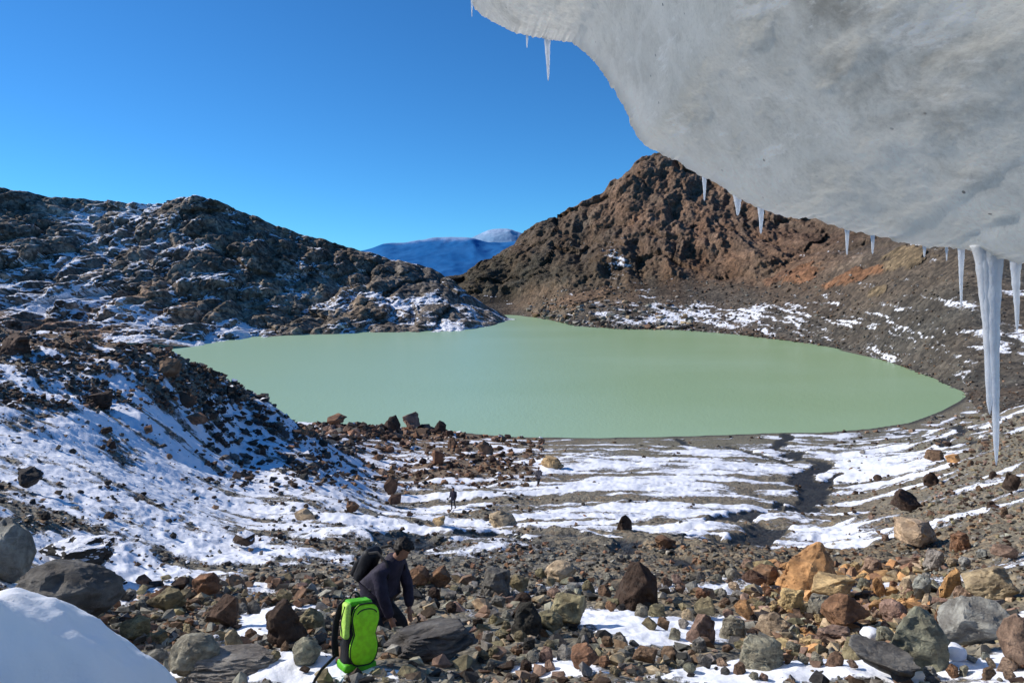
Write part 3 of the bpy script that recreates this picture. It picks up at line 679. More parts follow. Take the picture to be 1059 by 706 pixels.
icicle(545, 37, 50, 3.5, 'tiny icicle stub left of the lone one against the sky', 5)
icicle(488, 2, 18, 2.5, 'topmost hair-thin icicle where the ice leaves the frame', 6)
icicle(728.5, 182, 208, 6, 'short pointed icicle in front of the brown peak, highest on the slope of the lip', 7)
icicle(763, 205, 223, 11, 'stubby wide bluish icicle in front of the brown cliff', 8)
icicle(787, 216, 242, 8, 'pointed white icicle right of the stubby bluish one', 9)
icicle(876, 235, 264, 6, 'left one of a close pair of short icicles at mid lip', 10)
icicle(902.5, 242, 263, 6, 'right one of a close pair of short icicles at mid lip', 11)
icicle(956, 254, 266, 6, 'small nub of ice between the close pair and the slim icicle', 12)
icicle(979, 256, 270, 4, 'very short thin icicle beside the slim straight one', 13)

# ------------------------------------------------------------------ rocks
PAL = dict(orange=(.40,.225,.10), ochre=(.39,.285,.15), rust=(.21,.118,.07), darkrust=(.11,.066,.046), brown=(.16,.105,.068), darkbrown=(.07,.046,.033), dark=(.05,.047,.043),
  darkgrey=(.115,.112,.103), grey=(.215,.207,.183), palegrey=(.25,.245,.22), greygreen=(.23,.22,.17), bluegrey=(.27,.275,.245), tan=(.38,.30,.20), olive=(.20,.175,.105), redbrown=(.235,.16,.12), pink=(.31,.21,.155))
M_ROCK = mat_rock(True); M_RUB = mat_rock(False)

def rock_bm(kind, seed, detail=True, fine=.085):
    rr = random.Random(seed); bm = bmesh.new(); pts = []
    if kind == 'wedge':
        ax = rr.uniform(-.18, .18)
        for _ in range(9): a = rr.uniform(0, 6.28); pts.append((.5 * math.cos(a) * rr.uniform(.8, 1), .45 * math.sin(a) * rr.uniform(.8, 1), rr.uniform(-.15, .12)))
        for _ in range(7): a = rr.uniform(0, 6.28); pts.append((ax + .36 * math.cos(a), .33 * math.sin(a), rr.uniform(.4, .75)))
        pts += [(ax + rr.uniform(-.1, .1), rr.uniform(-.1, .1), 1.0), (ax + rr.uniform(-.22, .22), rr.uniform(-.18, .18), .9), (ax + rr.uniform(-.22, .22), rr.uniform(-.18, .18), .84)]
    elif kind == 'slab':
        for _ in range(14):
            a = rr.uniform(0, 6.28); k = rr.uniform(.8, 1); pts.append((.5 * math.cos(a) * k, .5 * math.sin(a) * k, rr.uniform(-.1, .25)))
        for _ in range(9):
            a = rr.uniform(0, 6.28); k = rr.uniform(.55, .95); pts.append((.46 * math.cos(a) * k, .46 * math.sin(a) * k, rr.uniform(.72, 1)))
    elif kind == 'round':
        for _ in range(46):
            v = Vector((rr.gauss(0, 1), rr.gauss(0, 1), rr.gauss(0, 1))).normalized(); pts.append((v.x * .5, v.y * .5, .5 + v.z * .5))
    else:                                                   # angular block
        e = Euler((rr.uniform(-.5, .5), rr.uniform(-.5, .5), rr.uniform(0, 3))).to_matrix()
        for _ in range(15):
            v = Vector((rr.gauss(0, 1), rr.gauss(0, 1), rr.gauss(0, 1))).normalized()
            v = Vector([math.copysign(abs(q) ** .62, q) for q in v]); v = e @ (v * rr.uniform(.36, .5)); pts.append((v.x, v.y, .5 + v.z))
    vs = [bm.verts.new(p) for p in pts]
    r = bmesh.ops.convex_hull(bm, input=vs)
    bmesh.ops.delete(bm, geom=[v for v in bm.verts if not v.link_faces], context='VERTS')
    if detail:
        bmesh.ops.dissolve_limit(bm, angle_limit=math.radians(14), verts=bm.verts, edges=bm.edges)
        bmesh.ops.bevel(bm, geom=list(bm.edges), offset=.016 if kind != 'round' else .05, segments=2, profile=.6, affect='EDGES', clamp_overlap=True)
        bmesh.ops.triangulate(bm, faces=bm.faces)
        for _ in range(4):
            es = [e for e in bm.edges if e.calc_length() > fine]
            if not es or len(bm.verts) > 5000: break
            bmesh.ops.subdivide_edges(bm, edges=es, cuts=1, use_grid_fill=True)
            bmesh.ops.triangulate(bm, faces=bm.faces)
        co = np.array([v.co for v in bm.verts]); bm.normal_update()
        n1 = fbm(co[:, 0] * 2.2 + seed, co[:, 1] * 2.2, co[:, 2] * 2.2, 3, seed % 40); n2 = fbm(co[:, 0] * 7 + seed, co[:, 1] * 7, co[:, 2] * 9, 3, seed % 37, ridged=True)
        chip = np.maximum(0, pnoise(co[:, 0] * 4, co[:, 1] * 4 + seed, co[:, 2] * 5, 3) - .25)
        for v, a, b, c in zip(bm.verts, n1, n2, chip): v.co += v.normal * float((.048 * a + .030 * b - .16 * c) * (1.5 if kind == 'slab' else 1))
    xs = [v.co.x for v in bm.verts]; zs = [v.co.z for v in bm.verts]; ys = [v.co.y for v in bm.verts]
    wx = max(xs) - min(xs); wy = max(ys) - min(ys); wz = max(zs)
    for v in bm.verts: v.co = Vector(((v.co.x - (max(xs) + min(xs)) / 2) / wx, (v.co.y - (max(ys) + min(ys)) / 2) / wx, v.co.z / wz))
    return bm

def rock_mesh(kind, seed, fine=.1):
    bm = rock_bm(kind, seed, True, fine); me = bpy.data.meshes.new('rock'); bm.to_mesh(me); bm.free()
    me.polygons.foreach_set('use_smooth', np.full(len(me.polygons), True)); me.set_sharp_from_angle(angle=math.radians(32)); me.materials.append(M_ROCK)
    return me

# (x, base row, width, height, colour, shape, snow, label, short name used to point at its neighbours, d override)
HERO = [
 (848,615,68,46,'orange','wedge',0,'largest bright orange pointed boulder, standing among the rubble at right','the largest orange boulder'),
 (868,624,44,24,'ochre','block',0,'yellow-orange block leaning on the foot of the largest orange boulder',None),
 (884,657,50,34,'rust','block',0,'dark rust-brown block below the largest orange boulder, beside the round snow lump','the dark rust block'),
 (958,698,66,62,'greygreen','wedge',0,'tall grey-green split slab of rock near the lower right corner','the grey-green slab'),
 (1020,676,70,50,'bluegrey','block',0,'big blue-grey boulder with sunlit top and dark right face','the blue-grey boulder'),
 (922,714,68,32,'darkgrey','block',0,'dark grey boulder cut by the bottom edge, in snow','the dark grey bottom boulder'),
 (1062,692,40,50,'redbrown','round',0,'smooth reddish banded rock cut by the right edge',None),
 (1036,622,54,30,'tan','block',0,'beige boulder with a dark right side above the blue-grey boulder','the beige boulder'),
 (955,567,40,25,'tan','block',0,'tan square boulder with dark side alone beyond the rubble, right of the snow strip','the lone tan boulder'),
 (943,530,27,22,'darkbrown','block',0,'dark brown upright boulder on the stream flats at right','the dark flats boulder'),
 (987,615,26,24,'orange','wedge',0,'orange-red pointed stone left of the beige boulder',None),
 (1004,626,26,18,'pink','wedge',0,'pinkish red stone in front of the beige boulder',None),
 (957,624,22,24,'bluegrey','block',0,'grey-green upright block left of the pinkish red stone',None),
 (940,617,22,16,'tan','wedge',0,'small tan wedge beside the grey-green upright block',None),
 (912,617,16,18,'orange','wedge',0,'small orange stone right of the largest orange boulder',None),
 (795,606,26,18,'rust','block',0,'rust-orange stone left of the largest orange boulder','the rust-orange stone'),
 (782,612,26,18,'darkrust','block',0,'dark red-brown stone beside the rust-orange stone',None),
 (852,640,24,22,'greygreen','block',0,'green-grey block left of the dark rust block',None),
 (866,668,44,14,'redbrown','slab',0,'flat red-brown slab in front of the dark rust block',None),
 (888,682,30,24,'olive','wedge',0,'olive pointed stone below the flat red-brown slab',None),
 (792,693,46,26,'greygreen','slab',0,'low olive-grey slab at the bottom, left of the big snow patch','the low olive slab'),
 (823,636,30,22,'ochre','slab',0,'yellowish flat stone just below the largest orange boulder',None),
 (802,660,34,22,'tan','wedge',0,'tan angular stone amid brown rubble left of the dark rust block',None),
 (660,630,50,44,'darkbrown','wedge',0,'big dark brown triangular boulder in the middle of the rubble','the dark triangular boulder'),
 (545,657,34,32,'dark','wedge',0,'black shadowed boulder between the hiker and the middle of the picture','the black boulder'),
 (566,657,32,20,'olive','round',0,'olive-brown rounded stone right of the black boulder',None),
 (588,650,40,30,'olive','block',0,'grey-olive block left of the white snow patch in the middle','the grey-olive block'),
 (727,668,30,30,'redbrown','wedge',0,'red-brown pointed stone standing in the bright snow patch','the red-brown pointed stone'),
 (760,662,28,20,'greygreen','slab',0,'grey slab with reddish foot right of the red-brown pointed stone',None),
 (731,641,22,20,'olive','block',0,'olive stone above the red-brown pointed stone',None),
 (772,642,20,18,'orange','block',0,'small orange block by the bright snow patch',None),
 (690,568,22,12,'rust','block',0,'rust-coloured low boulder on the near edge of the flats','the rust flats boulder'),
 (647,548,16,14,'darkbrown','wedge',0,'small dark spire of rock on the snowy flats','the dark spire'),
 (686,563,10,8,'brown','wedge',0,'little brown stone on the snow right of the dark spire',None),
 (295,670,52,44,'darkbrown','wedge',0,'dark brown triangular boulder left of the green backpack','the dark wedge by the backpack'),
 (320,654,30,22,'olive','wedge',0,'olive-tan stone between the dark wedge and the green backpack',None),
 (440,684,112,24,'darkgrey','slab',.0,'broad dark grey outcrop behind and right of the green backpack','the broad dark outcrop'),
 (232,706,92,18,'grey','slab',0,'flat grey slab left of the green backpack at the bottom','the flat grey slab'),
 (224,657,36,34,'darkrust','block',0,'dark red-brown cubic boulder left of the dark wedge','the dark red cubic boulder'),
 (167,640,40,28,'olive','block',0,'olive-brown block in rubble beyond the snow bank','the olive-brown block'),
 (240,676,24,22,'tan','wedge',0,'small tan pointed stone below the dark red cubic boulder',None),
 (196,705,52,40,'greygreen','round',0,'rounded grey-green boulder right of the snow bank','the rounded grey-green boulder'),
 (48,660,110,66,'darkgrey','round',0,'big dark rounded boulder behind the snow bank at lower left','the big dark rounded boulder'),
 (0,602,50,62,'grey','round',0,'grey boulder cut by the left edge above the snow bank','the left edge boulder'),
 (62,588,84,26,'dark','slab',.62,'long dark ledge of rock above the big dark rounded boulder','the long dark ledge'),
 (432,609,22,20,'rust','round',0,'rust-brown round stone at the right hand of the bending hiker','the rust round stone'),
 (454,609,24,18,'rust','block',0,'rust-brown block right of the rust round stone',None),
 (249,566,22,14,'darkbrown','block',.9,'dark stone with a cap of snow at the foot of the snow slope','the snow-capped stone'),
 (314,542,20,16,'tan','block',.0,'tan-grey boulder alone on the snow at the foot of the slope','the lone snow boulder'),
 (365,530,14,12,'rust','block',0,'small rust stone right of the tan-grey snow boulder',None),
 (404,512,15,20,'darkrust','block',0,'tall dark red stone on the snow left of the distant hikers','the tall dark red stone'),
 (408,524,14,12,'darkrust','block',0,'dark red stone right below the tall dark red stone',None),
 (453,482,13,16,'rust','block',0,'upright rust stone in the rock field near the lake','the upright rust stone'),
 (502,470,18,14,'brown','wedge',0,'brown boulder in the rock field near the lake, right of the upright rust stone','the brown field boulder'),
 (424,446,18,20,'redbrown','block',0,'tallest reddish rock on the near lake shore skyline','the tallest shore rock'),
 (403,447,20,17,'darkbrown','wedge',0,'dark pointed rock left of the tallest shore rock',None),
 (347,443,20,13,'rust','block',0,'reddish rock at the left end of the near lake shore','the left shore rock'),
 (451,449,18,13,'darkbrown','wedge',0,'dark low rock right of the tallest shore rock',None),
 (572,484,26,10,'ochre','slab',.0,'yellow-brown flat rock near the second distant hiker','the yellow-brown flat rock'),
 (518,545,30,14,'tan','wedge',0,'tan boulder with dark right side below the distant hikers','the tan boulder below the hikers'),
 (453,545,14,10,'ochre','block',0,'small yellowish stone below the first distant hiker',None),
 (100,421,28,15,'darkbrown','slab',.3,'long dark brown boulder high on the snow slope','the long slope boulder'),
 (200,441,22,12,'rust','block',0,'rust boulder low on the spur crest facing the viewer','the rust spur boulder'),
 (193,425,20,18,'darkrust','block',0,'dark red boulder just above the rust spur boulder',None),
 (221,384,16,13,'rust','block',0,'rust block on the spur crest against the green lake','the rust crest block'),
 (172,392,26,20,'brown','block',.2,'brown knob on the spur above the snow slope','the brown spur knob'),
 (25,508,28,22,'dark','block',.2,'dark rock group high at the left edge of the snow slope','the dark left slope rock'),
 (152,451,9,9,'rust','block',0,'small rust stone alone on bright snow of the slope','the small slope stone'),
 (8,368,34,22,'darkrust','slab',0,'dark red outcrop at the left edge of the spur crest','the dark red crest outcrop'),
 (988,481,14,9,'orange','block',0,'small orange stone right of the stream flats, left of the longest icicle tip','the small orange flats stone'),
 (972,476,20,9,'brown','slab',0,'brown stone left of the small orange flats stone',None),
 (968,502,20,13,'darkbrown','wedge',0,'dark pointed stone on the snow right of the flats','the dark pointed flats stone'),
 (1052,510,16,20,'darkbrown','block',0,'dark brown rock at the right edge above the scree',None),
 (1045,580,26,14,'redbrown','block',0,'reddish flat stone near the right edge above the beige boulder',None),
]
PLACED = []          # (px, py, width px, location, size m)
for k_p in PAL: PAL[k_p] = tuple(min(.6, v * (1.5 if k_p not in ('dark', 'darkbrown', 'darkrust') else 1.2)) for v in PAL[k_p])
def place_rock(me, px, py, w, h, col, snow, label, group, seed, deep=None, sink=.10):
    loc, d, s = hit(min(px, 1290), py)
    if deep: loc.y += 0
    o = bpy.data.objects.new('rock', me); COL.objects.link(o)
    wm = w * d / F; hm = h * d / F
    rr = random.Random(seed)
    dep = rr.uniform(.75, 1.0) * min(1.0, 1.6 * hm / wm + .35)
    o.scale = (wm, wm * dep, hm * (1 + sink))
    o.rotation_euler = (rr.uniform(-.08, .08), rr.uniform(-.08, .08), rr.choice((0, math.pi)) + rr.uniform(-.35, .35))
    o.location = loc + Vector((0, .35 * wm * dep, -hm * sink))
    bj = rr.uniform(.85, 1.15); c = tuple(v * bj * rr.uniform(.97, 1.03) for v in PAL[col]); o.color = c + (snow,)
    tag(o, label, 'rock', group)
    return o, d
for i, hrow in enumerate(HERO):
    px, py, w, h, col, kind, snw, label, short = hrow
    o, d = place_rock(rock_mesh(kind, 100 + i * 7, .06 if w >= 45 else .09 if w > 24 else .16), px, py, w, h, col, snw, label, None, i)
    PLACED.append((px, py - h / 2, w, short))

# secondary stones: individual copies of a few shapes
PROTO = [rock_mesh(k, 900 + i * 13) for i, k in enumerate(['block', 'wedge', 'block', 'slab', 'round', 'block', 'wedge', 'block', 'slab', 'wedge'])]
REG = [ # x0,x1,y0,y1, n, px min, px max, colours, snow chance
 (560,800,600,700,54,12,36,['olive','greygreen','grey','brown','redbrown','darkgrey','rust','tan'],.0),
 (770,940,590,705,50,11,30,['rust','orange','brown','redbrown','olive','tan','ochre','darkbrown','greygreen'],.0),
 (940,1090,570,705,32,11,36,['grey','redbrown','tan','bluegrey','greygreen','brown','rust'],.0),
 (110,330,615,700,32,11,34,['darkgrey','grey','olive','brown','darkbrown','greygreen','rust'],.1),
 (400,560,612,700,30,12,36,['darkgrey','dark','grey','brown','olive','darkbrown'],.0),
 (310,560,435,500,14,7,14,['rust','darkrust','brown','redbrown','darkbrown'],.1),
 (20,330,380,580,14,7,16,['dark','darkbrown','brown','darkgrey'],.25),
 (900,1059,470,570,10,7,14,['brown','darkbrown','redbrown','grey'],.0)]
def clear(px, py, w):
    for (a, b, ww, _) in PLACED:
        if abs(a - px) < (ww + w) * .42 and abs(b - py) < (ww + w) * .33: return False
    return True
KEEP_OUT = [(365,665,44,46),(398,590,34,50),(270,652,20,12),(632,650,32,12),(690,672,34,9),(850,700,60,8),(902,657,14,12),(750,653,16,8)]
SIZEW = [(17, 'large'), (12, 'medium'), (0, 'small')]
COLW = dict(orange='orange', ochre='yellowish', rust='rust-brown', darkrust='dark red', brown='brown', darkbrown='dark brown', dark='black', darkgrey='dark grey', grey='grey', palegrey='pale grey',
            greygreen='grey-green', bluegrey='blue-grey', tan='tan', olive='olive', redbrown='reddish')
LAND = [(a, b, s) for (a, b, w, s) in PLACED if s] + [(365, 665, 'the green backpack'), (398, 590, 'the bending hiker'), (902, 657, 'the round snow lump')]
todo = []
for (x0, x1, y0, y1, n, pa, pb, cols, sch) in REG:
    made = tries = 0
    while made < n and tries < 4000:
        tries += 1
        px = R.uniform(x0, x1); py = R.uniform(y0, y1); w = pa + (pb - pa) * R.random() ** 2.0; h = w * R.uniform(.5, .85)
        if not clear(px, py - h / 2, w): continue
        if any(abs(px - a) < b_ and abs(py - c) < d_ for a, c, b_, d_ in KEEP_OUT): continue
        loc, d, s = hit(px, py)
        if s < 3: continue
        col = R.choice(cols); made += 1
        PLACED.append((px, py - h / 2, w, None))
        a, b, s = min(LAND, key=lambda q: (q[0] - px) ** 2 + ((q[1] - py) * 1.6) ** 2)
        dx, dy = px - a, (py - b) * 1.3
        rel_ = ('left of' if dx < 0 else 'right of') if abs(dx) > abs(dy) else ('behind' if dy < 0 else 'in front of')
        sw = next(t for k_, t in SIZEW if w >= k_); pi = R.randrange(len(PROTO))
        todo.append([px, py, w, h, col, .85 if R.random() < sch else 0., pi, sw, rel_, s])
byl = {}
shape_w = ['blocky', 'pointed', 'squarish', 'flat', 'rounded', 'angular', 'jagged', 'chunky', 'slabby', 'tapering']
for t in todo:
    t.append('%s %s %s stone %s %s' % (t[7], COLW[t[4]], shape_w[t[6]], t[8], t[9])); byl.setdefault(t[-1], []).append(t)
for lab, ts in byl.items():
    if len(ts) > 1:
        ts.sort(key=lambda t: t[0])
        for i, t in enumerate(ts): t[-1] = lab + (', the more leftward one' if i == 0 else ', the more rightward one' if i == len(ts) - 1 else ', one between others')
for i, (px, py, w, h, col, snw, pi, sw, rel_, s, lab) in enumerate(todo):
    place_rock(PROTO[pi], px, py, w, h, col, snw, lab, 'loose stones strewn over the moraine', 500 + i, sink=.18)

# rubble: nobody could count it
def hull_np(seed, k=11):
    rr = random.Random(seed); bm = bmesh.new()
    vs = [bm.verts.new(Vector((rr.gauss(0, 1), rr.gauss(0, 1), rr.gauss(0, 1))).normalized() * rr.uniform(.42, .55)) for _ in range(k)]
    bmesh.ops.convex_hull(bm, input=vs); bmesh.ops.delete(bm, geom=[v for v in bm.verts if not v.link_faces], context='VERTS')
    bmesh.ops.triangulate(bm, faces=bm.faces)
    bm.verts.index_update(); bm.faces.index_update()
    v = np.array([x.co for x in bm.verts]); f = np.array([[q.index for q in x.verts] for x in bm.faces]); bm.free()
    return v, f
HULLS = [hull_np(i, 8 + i % 4) for i in range(24)]
RV, RF, RC = [], [], []; voff = 0
def add_rub(loc, size, col, snow, squash):
    global voff
    v, f = HULLS[R.randrange(24)]
    m = np.array(Euler((R.uniform(0, 6.3), R.uniform(0, 6.3), R.uniform(0, 6.3))).to_matrix())
    q = (v @ m.T) * np.array([size, size * R.uniform(.7, 1.1), size * squash]); q[:, 2] += size * squash * R.uniform(.1, .3)
    RV.append(q + np.array(loc)); RF.append(f + voff); voff += len(v)
    bj = R.uniform(.7, 1.3)
    RC.append(np.tile(np.array([c * bj * R.uniform(.96, 1.04) for c in col] + [snow], np.float32), (len(v), 1)))
gen = ['darkgrey', 'grey', 'brown', 'darkbrown', 'grey', 'olive', 'redbrown', 'dark']
RREG = [ # x0 x1 y0 y1 n pxmin pxmax power palette  snow
 (-180,1240,600,800,6200,4,24,2.5,['darkgrey','grey','brown','olive','greygreen','darkbrown','redbrown','grey','dark','tan'],0),
 (770,960,585,700,1900,3.5,22,2.2,['rust','orange','brown','tan','redbrown','orange','tan','olive','ochre','darkbrown'],0),
 (960,1240,430,610,2600,2.0,9,2.4,['grey','darkgrey','brown','redbrown','olive','darkbrown'],0),
 (480,1000,562,612,1500,2.2,9,2.2,['darkgrey','grey','dark','brown','rust'],0),
 (300,560,426,505,3000,2.0,10,2.0,['rust','darkrust','brown','redbrown','darkbrown','darkbrown','brown','rust'],.1),
 (310,470,438,456,420,4.0,15,2.0,['rust','darkbrown','redbrown','brown','dark','darkrust'],0),
 (280,560,500,620,1500,2.0,8,2.2,['dark','darkbrown','brown','darkgrey','grey'],.1),
 (-100,250,330,425,4200,2.0,10,2.0,['dark','darkbrown','darkrust','brown','rust','darkgrey'],.15),
 (-100,360,370,610,4800,1.8,9,2.4,['dark','darkbrown','darkgrey','brown','darkgrey'],.1),
 (210,370,385,505,2600,2.0,14,2.2,['dark','darkbrown','darkgrey'],.1),
 (540,1000,452,560,420,1.8,6,2.4,['brown','darkbrown','rust','dark'],0),
 (100,350,600,700,1500,3,20,2.3,['dark','darkgrey','grey','brown','olive','rust'],0),
 (860,1059,430,560,900,1.8,8,2.3,['brown','darkbrown','redbrown','grey'],0)]
for (x0, x1, y0, y1, n, pa, pb, pw, cols, sch) in RREG:
    for _ in range(n):
        px = R.uniform(x0, x1); py = R.uniform(y0, y1)
        loc, d, s = hit(px, py)
        if s < 1.5: continue
        c = int(np.argmin(np.abs(gpx - px))); r_ = int(np.argmin(np.abs(gd - d)))
        sv = snow[r_, c]
        if sv > .56 and R.random() < (.97 if py > 625 else .80 if px < 330 else .90): continue
        if wet[r_, c] > .5 and R.random() < .7: continue
        w = pa + (pb - pa) * R.random() ** pw
        add_rub(loc, w * d / F, PAL[R.choice(cols)], .9 if R.random() < sch else 0., R.uniform(.5, .85))
# boulders scattered over the far scree and shore rocks
msk = np.argwhere((RX['cliff'] < .6) & (RX['PX'] > 560) & (RX['PX'] < 1080) & (RX['Y'] > 285))
for _ in range(6500):
    r_, c = msk[R.randrange(len(msk))]
    add_rub((RX['X'][r_, c], RX['D'][r_, c], RX['Z'][r_, c]), (.9 + 4.0 * R.random() ** 3) * RX['D'][r_, c] / F, PAL[R.choice(['grey', 'darkgrey', 'brown', 'darkbrown', 'dark'])], 0., .7)
for _ in range(420):
    px = R.uniform(545, 720); c = int(np.argmin(np.abs(RX['PX'][0] - px))); rws = np.argwhere((RX['Y'][:, c] > 312) & (RX['Z'][:, c] > .5) & (RX['Y'][:, c] < 342))
    if not len(rws): continue
    r_ = int(rws[R.randrange(len(rws))][0]); zz = 2.2 + 9.5 * R.random() ** 3.2
    add_rub((RX['X'][r_, c], RX['D'][r_, c], RX['Z'][r_, c]), zz * RX['D'][r_, c] / F, PAL[R.choice(['palegrey', 'tan', 'grey', 'grey', 'brown', 'dark'])], 0., .6)
rub = link('rubble', mesh_np('rubble', np.concatenate(RV), np.concatenate(RF), M_RUB, {'tint': np.concatenate(RC)}, smooth=False))
tag(rub, kind='stuff', label='loose grey, brown and rust rubble covering the moraine', cat='rubble')

# ------------------------------------------------------------------ snow bank, snow cap, snow lump
pk = [-420, -250, -100, -10, 25, 60, 90, 120, 150, 240]; yk = [580, 594, 612, 630, 640, 658, 681, 708, 752, 960]
sx = np.linspace(-420, 240, 160); cy = pchip(pk, yk, sx)
rows = []
for t in np.linspace(0, 1, 90):
    u = (t - .42) / .58 if t > .42 else (t - .42) / .42     # -1 far foot .. 0 crest .. 1 near foot
    d0 = 3.7 + .0008 * (sx - 100)
    z = ZC - (cy - HY) / F * d0
    if u < 0: rows.append(np.stack([(sx - CX) / F * d0, d0 - u * 1.3, z - 1.3 * np.abs(u) ** 1.7], 1))
    else: rows.append(np.stack([(sx - CX) / F * d0, d0 - u * 1.05, z - 1.9 * u ** 1.35], 1))
B = np.stack(rows, 0)
B[..., 2] += .05 * fbm(B[..., 0] * 2.2 + B[..., 1] * 1.5, B[..., 1] * 4, 0 * B[..., 0], 3, 135, ridged=True)
B[..., 2] += .008 * fbm(B[..., 0] * 14, B[..., 1] * 14, 0 * B[..., 0], 3, 136)
B[..., 2] += .11 * fbm(B[..., 0] * 1.1, B[..., 1] * 1.1, 0 * B[..., 0], 3, 131) + .02 * fbm(B[..., 0] * 5, B[..., 1] * 5, 0 * B[..., 0], 3, 132)
sb = link('snow_bank', mesh_np('snow_bank', B.reshape(-1, 3), grid_faces(*B.shape[:2])[:, ::-1], M_SNOW))
tag(sb, 'smooth rounded bank of shaded snow filling the lower left corner', 'snow bank')

def lump(name, px, py, w, h, label, seed, flat=1.0):
    loc, d, s = hit(px, py); bm = bmesh.new(); bmesh.ops.create_icosphere(bm, subdivisions=4, radius=.5)
    for v in bm.verts:
        n = float(fbm(np.array([v.co.x * 2.5 + seed]), np.array([v.co.y * 2.5]), np.array([v.co.z * 2.5]), 3, 5)[0]); v.co *= 1 + .22 * n
        v.co = Vector((v.co.x * w * d / F, v.co.y * w * d / F * flat, v.co.z * h * d / F))
    return tag(bm_obj(name, bm, M_SNOW, loc=loc + Vector((0, .05, h * .38 * d / F))), label, 'snow lump')
lump('snow_lump', 902, 665, 19, 16, 'round white lump of snow sitting by the dark rust block', 3)
lump('snow_lump', 990, 683, 24, 16, 'white snow lump tucked between the grey-green slab and the blue-grey boulder', 5)

# ------------------------------------------------------------------ figures
def skin(joints, edges, root=0, sub=2):
    """joints: list of (co, radius or (rx, ry)); returns evaluated mesh"""
    me = bpy.data.meshes.new('tmp'); me.from_pydata([j[0] for j in joints], edges, [])
    o = bpy.data.objects.new('tmp', me); COL.objects.link(o)
    o.modifiers.new('s', 'SKIN').use_smooth_shade = True
    for i, j in enumerate(joints):
        r = j[1] if isinstance(j[1], tuple) else (j[1], j[1]); me.skin_vertices[0].data[i].radius = r
        me.skin_vertices[0].data[i].use_root = (i == root)
    if sub: m = o.modifiers.new('u', 'SUBSURF'); m.levels = sub; m.render_levels = sub
    dg = bpy.context.evaluated_depsgraph_get(); ev = o.evaluated_get(dg)
    out = bpy.data.meshes.new_from_object(ev); bpy.data.objects.remove(o); bpy.data.meshes.remove(me)
    out.polygons.foreach_set('use_smooth', np.full(len(out.polygons), True)); out.materials.clear()
    return out

M_SKIN = plain('skin', (.32, .17, .11), .55, .1, 20, .05); M_HAIR = plain('dark hair', (.018, .013, .010), .6, .3, 60, .5)
M_JACK = plain('navy purple jacket', (.026, .022, .040), .75, .3, 14, .5, bd=.02); M_TROU = plain('dark trousers', (.028, .028, .032), .85, .3, 14, .4, bd=.015)
M_BOOT = plain('brown boots', (.10, .045, .025), .7); M_BLACK = plain('black nylon', (.016, .016, .018), .6, .3, 40, .3, bd=.006)
M_GREY = plain('grey jacket', (.16, .14, .14), .8); M_GREEN = plain('neon green nylon', (.34, .84, .012), .5, .12, 26, .35, .4, .008)
M_LIME = plain('pale lime mesh', (.46, .74, .12), .6, .15, 70, .4, .3, .004); M_DKGREEN = plain('shaded green nylon', (.10, .46, .012), .55, .15, 26, .3)

